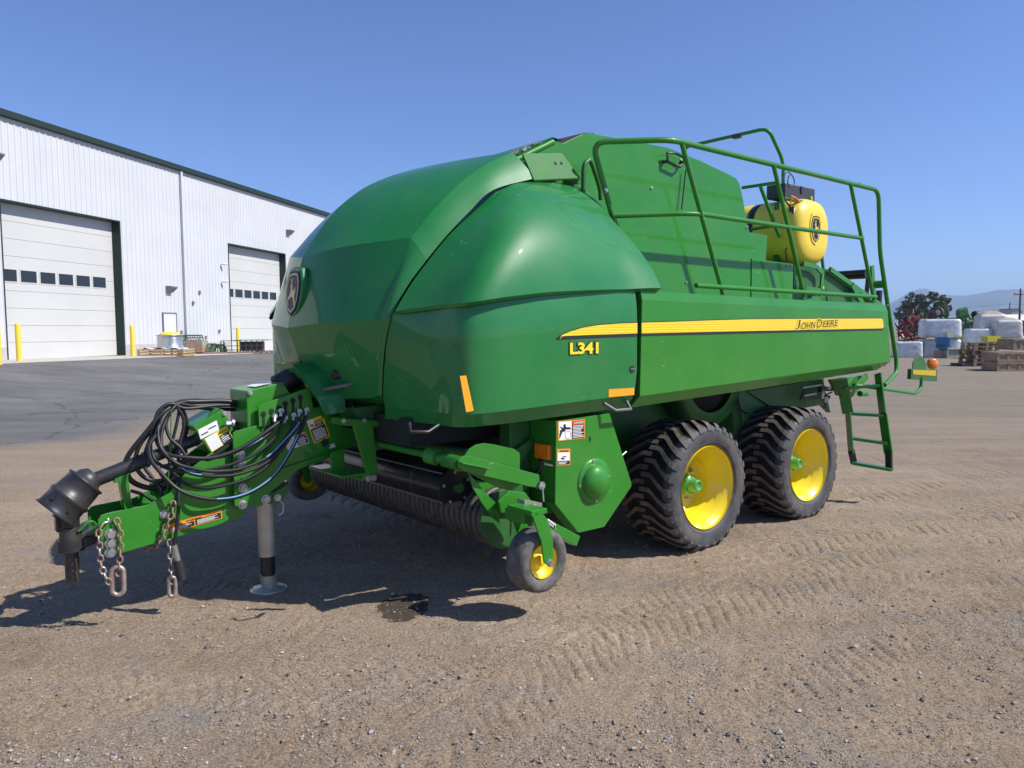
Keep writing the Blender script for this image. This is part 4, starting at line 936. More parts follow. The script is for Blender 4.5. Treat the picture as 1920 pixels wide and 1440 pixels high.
# ribs pressed on the frame side
mb = MB(); a, b = Vector(onb(525, 880, RBm)), Vector(onb(608, 853, RBm)); mb.beam(a + Yb * .012, b + Yb * .012, .03, .012); a, b = Vector(onb(520, 812, RBm)), Vector(onb(575, 860, RBm)); 
mb.build('frame_rib', GREEN, tf, bevel=.002)
mb = MB()
for px in ((451, 852), (451, 868), (455, 915), (455, 946), (498, 936)): mb.bolt(Vector(onb(*px, RBm)), (0, 1, 0), .022, .024)
split_loose(mb.build('frame_bolts', GALV, tf), 'bolt', .02)
mb = MB()
for px in ((452, 899), (482, 916), (452, 930)): mb.cyl(Vector(onb(*px, RBm + .001)), Vector(onb(*px, RBm + .002)), .011, 14)
split_loose(mb.build('frame_holes', INNER, tf), 'bolt_hole', .01)
mb = MB()
for px in ((207, 1001), (207, 1018), (207, 1035)): mb.bolt(Vector(onb(*px, TB)), (0, 1, 0), .024, .026)
mb.bolt(Vector(onb(308, 964, TB)), (0, 1, 0), .020, .02); mb.bolt(Vector(onb(289, 948, .0)), (0, 0, 1), .014, .02)
split_loose(mb.build('drawbar_bolts', GALV, tongue), 'bolt', .02)
# support arm of the drive shaft
mb = MB(); s_ = P_([(215, 898), (243, 886), (240, 893), (249, 958), (236, 965), (224, 903), (215, 906)], .03); mb.prism(s_, -.03, .03); mb.build('shaft_rest', GREEN, tongue, bevel=.002)
# hitch clevis, pin and universal joint
mb = MB(); c0 = Vector(onb(133, 1020, 0)); 
mb.cyl(c0 + Z * -.035, c0 + Z * .03, .075, 24); mb.prism([(c0.x + .05, c0.z - .03), (-3.83, .52), (-3.80, .60), (c0.x + .05, c0.z + .025)], -.05, .05); mb.beam(c0 + X * .05 + Z * .02, Vector((-3.85, .0, .64)), .05, .03)
mb.build('hitch_eye', BPL, tongue, bevel=.006)
mb = MB(); pt, pb_ = Vector(onb(130, 995, 0)), Vector(onb(131, 1090, 0)); mb.cyl(Vector((c0.x, 0, c0.z + .03)), Vector((c0.x, 0, pb_.z)), .037, 24); mb.cyl(Vector((c0.x, 0, c0.z + .03)), Vector((c0.x, 0, c0.z + .10)), .058, 24); mb.build('hitch_pin', M('dark_oiled_steel', (.06, .055, .05), .45, metal=.5, dust=.3), tongue)
mb = MB(); mb.tube(cr([(c0.x + .03, .06, c0.z + .08), (c0.x + .09, .07, c0.z + .13), (c0.x + .12, .06, c0.z + .10), (c0.x + .08, .05, c0.z + .05)], 4), .008, 6); mb.build('pin_clip', GREEN, tongue)
# drive shaft with guard cone
q0, q1 = Vector(onb(170, 903, 0)), Vector(onb(333, 838, 0)); d_ = (q1 - q0).normalized()
mb = MB(); mb.cyl(q0, q0.lerp(q1, .70), .043, 24); mb.cyl(q0.lerp(q1, .62), q1 + d_ * .15, .037, 24); mb.cyl(q0.lerp(q1, .60), q0.lerp(q1, .63), .050, 24); mb.cyl(q0.lerp(q1, .93), q1 + d_ * .02, .046, 24); shaft = mb.build('drive_shaft', BPL, baler)
cend = Vector(onb(103, 962, 0)); ctop = Vector(onb(162, 902, 0)); dc = (cend - ctop).normalized(); Lc = (cend - ctop).length
mb = MB(); mb.lathe([(.045, -.06), (.055, -.05), (.072, -.03), (.080, -.005), (.112, 0), (.113, .008), (.104, .016), (.112, Lc * .48), (.121, Lc * .50), (.122, Lc * .58), (.115, Lc * .61), (.118, Lc * .95), (.130, Lc * 1.0), (.127, Lc * 1.01), (.112, Lc * .9), (.10, .05)], ctop, dc, 36)
cone = mb.build('guard_cone', BPL, shaft)
side = Vector((0, 1, 0)); upv = dc.cross(side).normalized(); mb = MB()
for t_, k_, rad in ((.30, .55, .105), (.78, .15, .120), (.40, -.55, .105), (.75, -.8, .12)):
    nn = (side * math.cos(k_) + upv * math.sin(k_)).normalized(); pp = ctop + dc * Lc * t_ + nn * rad; mb.cyl(pp, pp + nn * .004, .011, 12)
split_loose(mb.build('cone_holes', INNER, shaft), 'cone_hole', .01)
mb = MB(); j0 = ctop + dc * Lc * .85; j1 = Vector((c0.x + .0, 0, c0.z + .10)); mb.cyl(j0, j1 + Z * .06, .055, 16); mb.obox((j0 + j1) / 2, X * .03, Yb * .075, Z * .05); mb.obox(j0.lerp(j1, .7), X * .06, Yb * .035, Z * .05); mb.build('universal_joint', BSTEEL, shaft, bevel=.006)
s0, s1 = Vector(onb(520, 724, 0)), Vector(onb(590, 684, 0)); mb = MB(); mb.cyl(s0, s1 + (s1 - s0) * .5, .075, 28); mb.build('rear_shaft_guard', BPL, shaft)

# gearbox guards on the tongue
mb = MB(); q = P_([(422, 727), (440, 727), (462, 733), (530, 718), (546, 741), (549, 760), (530, 772), (463, 800), (463, 808), (428, 812)], .17)
q = P_([(462, 733), (531, 717), (547, 742), (547, 770), (530, 778), (464, 808)], .17); z0 = -.13
mb.prism(q, z0, .17); gb = mb.build('gearbox_guard', GREEN, baler, bevel=.006)
mb = MB(); mb.bolt(Vector(onb(469, 737, .172)), (0, 1, 0), .012, .012); mb.bolt(Vector(onb(438, 793, .17)), (-1, 0, 0), .02, .05); split_loose(mb.build('guard_bolts', GALV, gb), 'bolt', .03)
# slotted hose holder plate
mb = MB(); pl = P_([(484, 762), (500, 755), (570, 730), (577, 729), (582, 734), (588, 768), (560, 782), (520, 797), (486, 800)], .215); mb.prism(pl, .200, .215); hh = mb.build('hose_holder', GREEN, baler, bevel=.002)
mb = MB()
for cx, cy in ((494, 776), (509, 771), (523, 765), (535, 757), (549, 751), (563, 745)):
    p = Vector(onb(cx, cy, .216)); mb.cyl(p, p + Yb * .003, .018, 14); mb.obox(p + Z * -.045 + Yb * .0015, X * .008, Yb * .0015, Z * .045)
split_loose(mb.build('holder_slots', INNER, hh), 'slot', .05)
# slanting guard box over the shaft with its stickers
w_in = -.10; fr = [(346, 787), (358, 779), (418, 766), (437, 800), (437, 808), (396, 851), (390, 845)]
q = P_([(362, 800), (418, 767), (438, 806), (396, 852)], .14)
mb = MB(); mb.prism(q, -.12, .14); bx = mb.build('shaft_guard_box', GREEN, baler, bevel=.006)
def deckal(name, parent, px, b, items, texts, mats):
    """sticker on a plane b=const; px = its three corners TL, TR, BL; items in unit coords"""
    TL, TR, BL = (Vector(onb(*p, b)) for p in px); R = (TR - TL); U = (TL - BL); O = BL
    mb = MB(); Nn = Yb
    for (x0, y0, x1, y1, mi, l) in items:
        mb.ext([O + R * x + U * y + Nn * (.001 + l * .0008) for x, y in ((x0, y0), (x1, y0), (x1, y1), (x0, y1))], Nn * .0006, mi)
    for (t, x, y, s, mi, w) in texts:
        put_text(mb, t, O + R * x + U * y, R, U, s * U.length, mi, lift=.0035, width=w * R.length if w else None)
    return mb.build(name, mats, parent)
LINES = lambda x0, x1, y0, y1, n, mi, l: [(x0, y0 + (y1 - y0) * (k + .2) / n, x0 + (x1 - x0) * random.uniform(.75, 1), y0 + (y1 - y0) * (k + .65) / n, mi, l) for k in range(n)]
SM = [WHT, DBLK, DRED, DORG, DYEL]
deckal('instruction_sticker', bx, ((371, 806), (406, 788), (376, 824)), .141, [(0, 0, 1, 1, 0, 0)] + [(.08, .3, .45, .42, 1, 1), (.5, .5, .9, .62, 1, 1)], [], SM)
deckal('caution_sticker', bx, ((383, 823), (424, 798), (397, 848)), .141, [(0, 0, 1, 1, 4, 0), (.02, .04, .52, .96, 0, 1), (.54, .04, .98, .64, 1, 1)] + LINES(.58, .94, .1, .58, 4, 0, 2), [('CAUTION', .56, .72, .2, 1, .40)], SM)
mb = MB(); mb.bolt(Vector(onb(421, 775, .141)), (0, 1, 0), .012, .012); mb.build('box_bolt', GALV, bx)
mb = MB(); ft = [Vector(onb(x, y, .142)) for x, y in ((436, 802), (410, 800))]; 
# stickers on tongue
deckal('warning_sticker', tongue, ((313, 984), (415, 955), (315, 1001)), TB + .001, [(0, 0, 1, 1, 3, 0), (.02, .08, .48, .60, 1, 1), (.50, .08, .98, .70, 1, 1)] + LINES(.04, .44, .14, .55, 4, 0, 2) + LINES(.53, .95, .14, .62, 5, 0, 2), [('WARNING', .34, .72, .24, 1, .28)], SM)
deckal('caution_sticker', tf, ((577, 797), (607, 784), (589, 832)), RBm + .001, [(0, 0, 1, 1, 4, 0), (.05, .04, .95, .72, 1, 1)] + LINES(.12, .88, .1, .66, 7, 0, 2), [('CAUTION', .2, .77, .18, 1, .62)], SM)
deckal('fire_sticker', tf, ((574, 789), (602, 779), (580, 805)), RBm + .001, [(0, 0, 1, 1, 4, 0), (.02, .04, .42, .96, 0, 1), (.46, .06, .96, .66, 1, 1), (.12, .2, .32, .45, 2, 2)] + LINES(.5, .92, .12, .6, 3, 0, 2), [], SM)
deckal('danger_sticker', tf, ((530, 825), (571, 810), (540, 845)), RBm + .001, [(0, 0, 1, 1, 0, 0), (.5, .06, .98, .94, 1, 1), (.5, .76, .98, .94, 2, 2)] + LINES(.54, .94, .12, .7, 4, 0, 2), [], SM)
deckal('small_sticker', tf, ((617, 834), (628, 831), (618, 841)), RBm + .001, [(0, 0, 1, .4, 0, 0), (.2, .5, .9, 1, 0, 0)], [], SM)
mb = MB(); p = Vector(onb(609, 830, RBm + .002)); mb.cyl(p, p + Yb * .002, .028, 18); mb.build('oval_hole', INNER, tf)
deckal('top_sticker', gb, ((475, 722), (500, 716), (476, 726)), .172, [(0, 0, .01, .01, 0, 0)], [], SM)
tp = [Vector(onb(*p, .17)) for p in ((462, 733), (531, 717))]; mb = MB(); R1 = (tp[1] - tp[0]); o1 = tp[0].lerp(tp[1], .30) + Z * .0065
mb.ext([o1 + Yb * -.05, o1 + R1 * .45 + Yb * -.05, o1 + R1 * .45 + Yb * -.20, o1 + Yb * -.20], (0, 0, .001)); mb.build('pale_sticker', WHT, gb)
# plate with red-tipped lever
mb = MB(); mb.cyl(onb(661, 762, .42), onb(688, 808, .42), .006, 8, 0); mb.cyl(onb(686, 806, .42), onb(701, 840, .42), .015, 10, 1); mb.build('lever', [DGREEN, REDL], tf)
# crossbeam and hanging bracket of the pickup
mb = MB(); mb.prism([az(*p, .5) for p in ((642, 785), (735, 790), (735, 802), (642, 798))], .34, .5); mb.prism([az(*p, .5) for p in ((662, 798), (700, 798), (710, 888), (688, 890))], .48, .5)
mb.prism([az(*p, .3) for p in ((620, 850), (645, 840), (648, 888), (622, 890))], .28, .30); mb.prism([(-2.48, .72), (-2.40, .72), (-2.38, .76), (-2.46, .77)], -.1, .5); mb.box((-2.62, -.0, .755), (-2.36, .5, .775)); hb_ = mb.build('pickup_hanger', GREEN, baler, bevel=.006)
mb = MB()
for px in ((644, 789), (683, 789), (725, 790)): mb.bolt(Vector(onb(*px, .5)), (0, 1, 0), .011, .010)
for px in ((691, 897), (701, 896)): mb.bolt(Vector(onb(*px, .5)), (0, 1, 0), .016, .014)
split_loose(mb.build('hanger_bolts', GALV, hb_), 'bolt', .02)
mb = MB(); mb.prism([(-2.5, 1.2), (-1.9, 1.24), (-1.7, 1.0), (-2.35, .9)], .2, .44); mb.prism([(-2.5, 1.2), (-1.9, 1.24), (-1.7, 1.0), (-2.35, .9)], -.44, -.2); mb.build('tongue_gusset', DGREEN, baler)

# jack stand
j = Vector((onb(498, 950, .12)[0], .12, 0)); ja = onb(504, 1105, .12)[0]
jx = lambda z: j.x + (ja - j.x) * (1 - z / .57)
mb = MB(); mb.cyl((jx(.62), .12, .66), (jx(.24), .12, .24), .056, 32, 0); mb.cyl((jx(.24), .12, .25), (jx(.09), .12, .10), .047, 32, 1); mb.cyl((jx(.09), .12, .11), (jx(.02), .12, .02), .052, 32, 0)
mb.lathe([(.05, .05), (.060, .034), (.10, .022), (.118, .018), (.118, .002), (.001, .002)], (jx(.0), .12, 0), (0, 0, 1), 36, 0)
jk = mb.build('jack_stand', [CHROME, BSTEEL], baler)
mb = MB(); mb.prism([az(*p, .16) for p in ((478, 940), (540, 905), (535, 925), (515, 945))], .04, .19); mb.build('jack_bracket', DGREEN, jk)
mb = MB(); mb.tube(rounded([onb(520, 935, .21), onb(527, 940, .21), onb(532, 945, .21), onb(531, 962, .21), onb(522, 966, .21)], .02), .006, 6); mb.bolt(Vector(onb(520, 933, .20)), (0, 1, 0), .018, .02); mb.build('jack_lock_pin', GALV, jk)
# springs
def spring(mb, p, q, r, wr, turns):
    p, q = Vector(p), Vector(q); d = (q - p); L = d.length; d.normalize(); e = d.orthogonal().normalized(); g = d.cross(e); pts = []
    for k in range(turns * 10 + 1):
        t = k / (turns * 10); an = 2 * math.pi * turns * t; pts.append(p + d * L * t + (e * math.cos(an) + g * math.sin(an)) * r)
    mb.tube(pts, wr, 5)
mb = MB(); spring(mb, onb(287, 905, .0), onb(288, 927, .0), .020, .004, 8); spring(mb, onb(313, 921, .10), onb(315, 946, .10), .021, .004, 8); mb.tube([onb(321, 768, .08), onb(319, 850, .08), onb(314, 921, .10)], .0035, 5)
split_loose(mb.build('hose_springs', GREEN, tongue), 'hose_spring', .01)
# hoses
def hose(pts, r=.011, mat=BLK, name='hydraulic_hose', n=7, stripe=None):
    P = cr([onb(x, y, b) for x, y, b in pts], n); mb = MB(); mb.tube(P, r, 8, 0)
    o = mb.build(name, mat, baler)
    if stripe:
        k0, k1 = int(len(P) * stripe[0]), int(len(P) * stripe[1]); seg = P[k0:k1]
        mb = MB(); mb.tube([p + Vector((-.3, .75, .6)) * r * .85 for p in seg], r * .42, 6, 0); mb.build('blue_line', BLUE, o)
    return o
hose([(455, 757, 0), (420, 752, 0), (375, 753, 0), (336, 755, .02), (305, 775, .05), (275, 810, .05), (243, 850, .02), (236, 872, 0), (245, 900, 0), (275, 914, .0), (305, 912, .05), (332, 896, .1), (345, 880, .15)], .016)
hose([(455, 762, 0), (410, 760, .02), (350, 766, .05), (322, 757, .05), (300, 768, .05), (290, 790, .06), (282, 830, .08), (290, 862, .12), (320, 880, .18), (370, 884, .22), (430, 872, .26), (480, 850, .27), (515, 820, .26), (533, 785, .25)], .011)
hose([(440, 768, -.05), (380, 765, 0), (335, 758, .04), (315, 775, .06), (296, 805, .1), (295, 830, .15), (312, 850, .2), (345, 857, .24), (400, 858, .27), (455, 838, .28), (505, 805, .27), (530, 785, .25), (536, 770, .24)], .012)
hose([(330, 757, .02), (345, 775, .02), (350, 800, .0), (345, 830, -.02), (348, 850, -.02)], .014)
hose([(352, 752, .02), (330, 760, .05), (312, 785, .08), (302, 820, .12), (308, 850, .16), (330, 870, .2), (360, 888, .24), (405, 893, .28), (450, 888, .30), (495, 870, .30), (530, 840, .29), (550, 805, .27), (549, 785, .25)], .011, stripe=(.32, .55))
hose([(332, 760, .02), (308, 780, .1), (295, 812, .14), (280, 835, .16), (283, 862, .18), (305, 890, .2), (335, 918, .24), (375, 933, .28), (420, 936, .31), (465, 925, .32), (505, 900, .32), (530, 870, .31), (553, 830, .29), (572, 785, .25), (573, 772, .24)], .012, stripe=(.55, .88))
hose([(330, 762, .03), (300, 795, .12), (297, 822, .16), (305, 845, .2), (330, 868, .22), (360, 878, .25), (400, 884, .28), (450, 879, .30), (500, 858, .30), (535, 825, .28), (560, 795, .27), (560, 778, .25)], .011, stripe=(.72, .93))
hose([(330, 758, .05), (345, 790, .06), (338, 830, .07), (334, 870, .10), (335, 920, .16), (334, 960, .19), (330, 1000, .19), (327, 1022, .19)], .011)
hose([(318, 768, .0), (297, 790, .0), (275, 840, .0), (270, 872, .02), (285, 895, .04), (300, 915, .06), (302, 930, .07), (294, 942, .08), (270, 928, .08), (245, 920, .05)], .011)
hose([(515, 790, .23), (505, 812, .25), (470, 835, .27), (420, 855, .27), (370, 862, .24), (335, 868, .2), (300, 875, .16)], .010, stripe=(.25, .6))
hose([(400, 754, -.05), (360, 750, 0), (330, 762, .03), (312, 790, .06), (318, 820, .09), (340, 842, .12), (352, 870, .14), (340, 900, .12), (318, 905, .1), (300, 888, .08)], .010)
hose([(352, 752, .0), (322, 764, .02), (290, 800, .03), (262, 835, .03), (254, 868, .02), (268, 893, .03), (296, 902, .05), (322, 890, .08)], .013)
hose([(338, 760, .04), (330, 800, .05), (318, 850, .06), (322, 880, .09), (345, 905, .18), (385, 915, .26), (430, 908, .29), (475, 892, .30), (512, 862, .29), (538, 820, .27), (552, 790, .25)], .010)
hose([(445, 790, -.1), (438, 800, 0.05), (446, 815, .12), (440, 826, .16), (395, 858, .15), (360, 868, .1)], .014)
mb = MB()
for x, y in ((526, 770), (514, 780), (533, 783), (549, 778), (560, 771), (573, 768)):
    p = Vector(onb(x, y, .235)); mb.cyl(p - Yb * .02, p + Yb * .018, .017, 10); mb.cyl(p + Yb * .01, p + Vector((-.01, .025, -.035)), .012, 8)
split_loose(mb.build('hose_couplers', GALV, hh), 'hose_coupler', .03)
mb = MB(); mb.cyl(onb(326, 1022, .19), onb(333, 1050, .19), .018, 12, 0); mb.cyl(onb(333, 1050, .19), onb(342, 1086, .19), .026, 12, 1); mb.build('hose_end_plug', [GALV, BPL], baler)
# chains
def chain(name, pts, mats, link=.047, wr=.0056, tail=None):
    P = cr([onb(x, y, b) for x, y, b in pts], 12); d = [0]
    for i in range(1, len(P)): d.append(d[-1] + (P[i] - P[i - 1]).length)
    L = d[-1]; n = int(L / (link * .74)); mb = MB()
    def at(s):
        i = max(1, min(len(P) - 1, int(np.searchsorted(d, s)))); t = (s - d[i - 1]) / max(1e-9, d[i] - d[i - 1]); return P[i - 1].lerp(P[i], t)
    for k in range(n):
        c = at(L * (k + .5) / n); t = (at(min(L, L * (k + .9) / n)) - at(L * (k + .1) / n)).normalized()
        e = t.orthogonal().normalized(); g = t.cross(e); an = (k % 2) * math.pi / 2 + .5; w = e * math.cos(an) + g * math.sin(an)
        pts_ = []
        for i in range(14):
            q = 2 * math.pi * i / 14; pts_.append(c + t * (math.cos(q) * link * .32 + math.copysign(link * .13, math.cos(q))) + w * math.sin(q) * link * .30)
        mb.tube(pts_, wr, 6, int((k * .37 + .2 * math.sin(k)) % 1 < .45), closed=True)
    o = mb.build(name, mats, baler)
    return o
def ring(parent, c, w, h, wr, b, mats):
    c = Vector(onb(*c, b)); mb = MB(); pts_ = []
    for i in range(24):
        q = 2 * math.pi * i / 24; pts_.append(c + Z * (math.cos(q) * w / 2 + math.copysign(h / 2 - w / 2, math.cos(q))) + Vector((.9, .3, 0)) * math.sin(q) * w / 2)
    mb.tube(pts_, wr, 8, 0, closed=True); return mb.build('chain_hook', mats, parent)
CM = [GALV, RUST]
HOOKM = M('worn_hook_steel', (.33, .22, .16), .45, metal=.6, c2=(.5, .47, .43), vs=25)
c1 = chain('safety_chain', [(217, 972, .10), (200, 978, .16), (186, 995, .18), (187, 1030, .18), (190, 1060, .18), (200, 1085, .18), (207, 1095, .18)], CM)
chain('safety_chain', [(217, 972, .17), (224, 990, .18), (226, 1020, .18), (224, 1055, .18), (222, 1080, .18)], [RUST, RUST])
ring(c1, (221, 1089), .066, .165, .0135, .18, [HOOKM])
c2_ = chain('safety_chain', [(324, 940, .17), (323, 960, .19), (312, 985, .19), (302, 1010, .17), (290, 1025, .12), (272, 1028, .05)], [RUST, RUST])
c3 = chain('safety_chain', [(318, 1012, .17), (320, 1040, .18), (321, 1070, .18), (323, 1095, .18)], [GALV, RUST])
ring(c3, (323, 1100), .040, .12, .011, .18, [HOOKM])

# ================================================================ PICKUP
mb = MB(); PA = -2.08
mb.cyl((PA, 1.0, .705), (PA, -1.02, .705), .125, 40); roll = mb.build('windguard_roller', BSTEEL, baler)
mb = MB()
for b in (.66, .32, -.02, -.36, -.70): mb.lathe([(.126, -.006), (.128, 0), (.126, .006)], (PA, b, .705), (0, 1, 0), 40)
mb.beam((PA - .085, .98, .80), (PA - .085, -1.0, .80), .01, .010); mb.beam((PA - .085, .98, .612), (PA - .085, -1.0, .612), .01, .012); mb.build('roller_seam', M('worn_edge', (.14, .125, .105), .5, metal=.4), roll)
mb = MB(); mb.cyl((PA, 1.0, .705), (PA, 1.012, .705), .132, 36, 0); mb.cyl((PA, 1.01, .705), (PA, 1.05, .705), .03, 16, 1)
for k in range(5):
    an = 2 * math.pi * k / 5 + .4; mb.bolt((PA + math.cos(an) * .10, 1.012, .705 + math.sin(an) * .10), (0, 1, 0), .008, .007, 2)
mb.build('roller_end_disc', [BSTEEL, DGREEN, GALV], roll)
# stripper bands and tines
BC = Vector((-1.83, 0, .505)); mb = MB(); N_ = 41
for k in range(N_):
    b = 1.19 - k * 2.38 / (N_ - 1); pts_ = []
    band_o, band_i = [], []
    for i in range(17):
        an = math.radians(80 + i * 12); rx, rz = .215, .19
        pts_.append((BC.x + math.cos(an) * rx, b, BC.z + math.sin(an) * rz))
    for i in range(16):
        p, q = pts_[i], pts_[i + 1]
    rows = [[(x, b - .019, z) for x, _, z in pts_], [(x, b - .015, z) for x, _, z in pts_]]
    sc_ = lambda k_, db: [(BC.x + (x - BC.x) * k_, b + db, BC.z + (z - BC.z) * k_) for x, _, z in pts_]
    mb.grid([sc_(.80, -.019), sc_(.99, -.017), sc_(1.02, -.008), sc_(1.02, .008), sc_(.99, .017), sc_(.80, .019)], 0, True)
band = mb.build('stripper_bands', M('worn_steel_band', (.055, .050, .046), .5, metal=.25, c2=(.12, .105, .09), vs=20), baler)
band['kind'] = 'stuff' if False else None
del band['kind']
mb = MB(); mb.cyl((BC.x + .0, 1.19, BC.z), (BC.x, -1.19, BC.z), .15, 24); mb.build('tine_reel', INNER, baler)
mb = MB(); ee = [(BC.x + math.cos(t) * .222, BC.z + math.sin(t) * .197) for t in np.linspace(0, 2 * math.pi, 28, endpoint=False)]; mb.prism(ee, 1.21, 1.23); mb.prism(ee, -1.23, -1.21); split_loose(mb.build('reel_end_plate', DGREEN, baler, bevel=.005), 'reel_end_plate', .01)
mb = MB()
for k in range(39):
    b = 1.19 - (k + .5) * 2.38 / 39
    for an0 in (215, 255):
        an = math.radians(an0 + (k % 3) * 5 - 5); mb.tube([(BC.x + math.cos(an) * .16, b, BC.z + math.sin(an) * .13), (BC.x + math.cos(an) * .29, b - .02, BC.z + math.sin(an) * .28)], .0022, 4)
mb.build('pickup_tines', BSTEEL, baler)
mb = MB(); mb.cyl((-2.02, 1.05, .92), (-2.02, -1.05, .92), .032, 16); mb.build('lift_tube', DGREEN, baler)
mb = MB(); mb.box((-1.75, -1.1, .62), (-1.70, 1.1, 1.0)); mb.box((-1.72, -1.15, .40), (-1.1, 1.15, .9)); mb.build('feed_tray', INNER, baler)
# side flange of the pickup: rounded pan with a curved lip
sp_ = [az(*p, 1.34) for p in ((866, 862), (880, 842), (892, 834), (908, 831), (925, 833), (965, 842), (975, 850), (975, 905), (960, 920), (935, 915), (905, 900), (880, 888))]
mb = MB(); mb.prism(sp_, 1.33, 1.34)
mb.build('pickup_side_pan', GREEN, baler, bevel=.002)
mb = MB(); sh = [az(*p, 1.33) for p in ((878, 887), (895, 905), (910, 925), (935, 948), (936, 981), (922, 970), (902, 942), (886, 915))]; mb.prism(sh, 1.325, 1.335)
sh2 = [az(*p, 1.10) for p in ((895, 900), (960, 918), (1000, 915), (1000, 960), (945, 1010), (920, 985), (905, 950))]; mb.prism(sh2, 1.08, 1.10); mb.build('pickup_side_shoe', GREEN, baler, bevel=.002)
mb = MB(); ar = [az(*p, 1.39) for p in ((860, 862), (866, 856), (876, 854), (1011, 890), (1012, 900), (1004, 914), (995, 913), (870, 884), (860, 876))]; mb.prism(ar, 1.375, 1.39); mb.prism([az(*p, 1.40) for p in ((862, 866), (916, 877), (916, 879), (862, 869))], 1.39, 1.43)
arm = mb.build('lift_arm', GREEN, baler, bevel=.003)
mb = MB(); e = [Vector(onb(864, 870, 1.36)), Vector(onb(835, 862, 1.2)), Vector(onb(808, 855, 1.1))]; mb.cyl(e[0], e[1], .045, 20); mb.cyl(e[1] + (e[1] - e[0]) * .0, e[2], .030, 18); mb.cyl(e[1].lerp(e[2], .55), e[2] + (e[2] - e[1]) * .25, .05, 20); mb.cyl(e[2], Vector((e[2].x, -1, e[2].z + .02)), .022, 12); mb.build('arm_pivot', GREEN, arm, bevel=.004)
mb = MB(); p = Vector(onb(1013, 910, 1.37)); mb.cyl(p - Yb * .03, p + Yb * .02, .026, 18, 0); mb.tube([p + Yb * .02, p + Vector((.0, .03, -.10))], .006, 6, 0); mb.build('arm_pin', GALV, arm)
mb = MB(); mb.prism([az(*p, 1.2) for p in ((965, 845), (1000, 820), (1002, 835), (975, 868), (975, 905), (965, 905))], 1.185, 1.2); mb.prism([az(*p, 1.25) for p in ((935, 948), (998, 890), (1005, 900), (945, 960))], 1.1, 1.25, 0); mb.build('inner_chute', DGREEN, baler, bevel=.002)
# drive cover on the side with domed cap, decals and marker lamp
CB = 1.42
cov = [az(*p, CB) for p in ((1043, 790), (1041, 945), (1085, 999), (1133, 988), (1184, 912), (1184, 906), (1143, 775))]
mb = MB(); mb.prism(cov, CB - .012, CB); ca, cz = zip(*cov)
mb.box((cov[0][0] + .004, 1.14, cov[1][1] - .01), (cov[0][0] + .014, CB - .012, cov[0][1])); mb.prism([(cov[0][0] + .01, cov[0][1] - .004), (cov[6][0] - .01, cov[6][1] - .004), (cov[6][0] - .01, cov[6][1] - .014), (cov[0][0] + .01, cov[0][1] - .014)], 1.14, CB - .012)
for i, j_ in ((1, 2), (3, 4)):
    a0, z0 = cov[i]; a1_, z1_ = cov[j_]; mb.ext([(a0, CB - .012, z0), (a1_, CB - .012, z1_), (a1_, CB - .012, z1_ + .006), (a0, CB - .012, z0 + .006)], (0, -.10, 0))
cover = mb.build('drive_cover', GREEN, baler, bevel=.004)
dcx = Vector(onb(1114, 902, CB)); mb = MB(); R0 = .118
mb.lathe([(.155, 0), (.155, .004), (.120, .006)] + [(R0 * math.cos(t), .006 + .075 * math.sin(t)) for t in np.linspace(0, math.pi / 2 - .01, 12)], dcx, (0, 1, 0), 48); cap = mb.build('domed_cap', GREEN, cover)
mb = MB()
for an in (90, 180, 270, 0): t = math.radians(an + 6); mb.bolt(dcx + Vector((math.cos(t) * .138, .004, math.sin(t) * .138)), (0, 1, 0), .008, .008)
split_loose(mb.build('cap_bolts', GALV, cover), 'bolt', .02)
mb = MB(); p = Vector(onb(1106, 823, CB + .0015)); mb.ext([p + X * -.009, p + Z * .022, p + X * .012, p - Z * .024], (0, .0008, 0)); mb.build('cover_slot', INNER, cover)
deckal('danger_sticker', cover, ((1046, 790), (1096.5, 786), (1046, 827)), CB + .0005, [(0, 0, 1, 1, 3, 0), (.03, .04, .49, .96, 0, 1), (.51, .04, .97, .76, 1, 1), (.51, .78, .97, .96, 2, 1), (.06, .45, .26, .55, 1, 2), (.12, .55, .44, .66, 1, 2), (.20, .66, .28, .76, 1, 2)] + LINES(.54, .95, .08, .74, 9, 0, 2), [('DANGER', .58, .80, .17, 0, .36)], SM)
# figure and roller pictogram on the white part
mb = MB(); TL = Vector(onb(1046, 790, CB + .003)); dd = lambda x, z: TL + X * x + Z * z
mb.ext([dd(.012, -.08), dd(.05, -.055), dd(.115, -.062), dd(.115, -.054), dd(.07, -.042), dd(.045, -.045), dd(.02, -.035), dd(.02, -.042), dd(.038, -.055), dd(.012, -.12)], (0, .0006, 0)); mb.cyl(dd(.058, -.033), dd(.058, -.033) + Yb * .0006, .011, 14)
pts_ = [dd(.088 + math.cos(t) * .026, -.095 + math.sin(t) * .026) for t in np.linspace(0, 2 * math.pi, 20, endpoint=False)]; mb.tube(pts_, .0015, 4, closed=True); mb.build('danger_pictogram', DBLK, cover)
deckal('warning_sticker', cover, ((1044, 842), (1069, 841), (1044, 873)), CB + .0005, [(0, 0, 1, 1, 3, 0), (.05, .28, .95, .78, 0, 1), (.05, .05, .95, .26, 1, 1), (.3, .36, .55, .46, 1, 2), (.4, .5, .7, .55, 1, 2)] + LINES(.1, .8, .07, .24, 2, 0, 2), [('WARNING', .2, .82, .13, 1, .66)], SM)
mb = MB(); l0 = Vector(onb(1020, 846, 1.30)); mb.obox(l0 + X * .045, X * .03, Yb * .075, Z * .055, 1); mb.obox(l0 + X * .0, X * .025, Yb * .07, Z * .05, 0)
mb.build('marker_lamp', [AMBER, BPL], cover, bevel=.008)
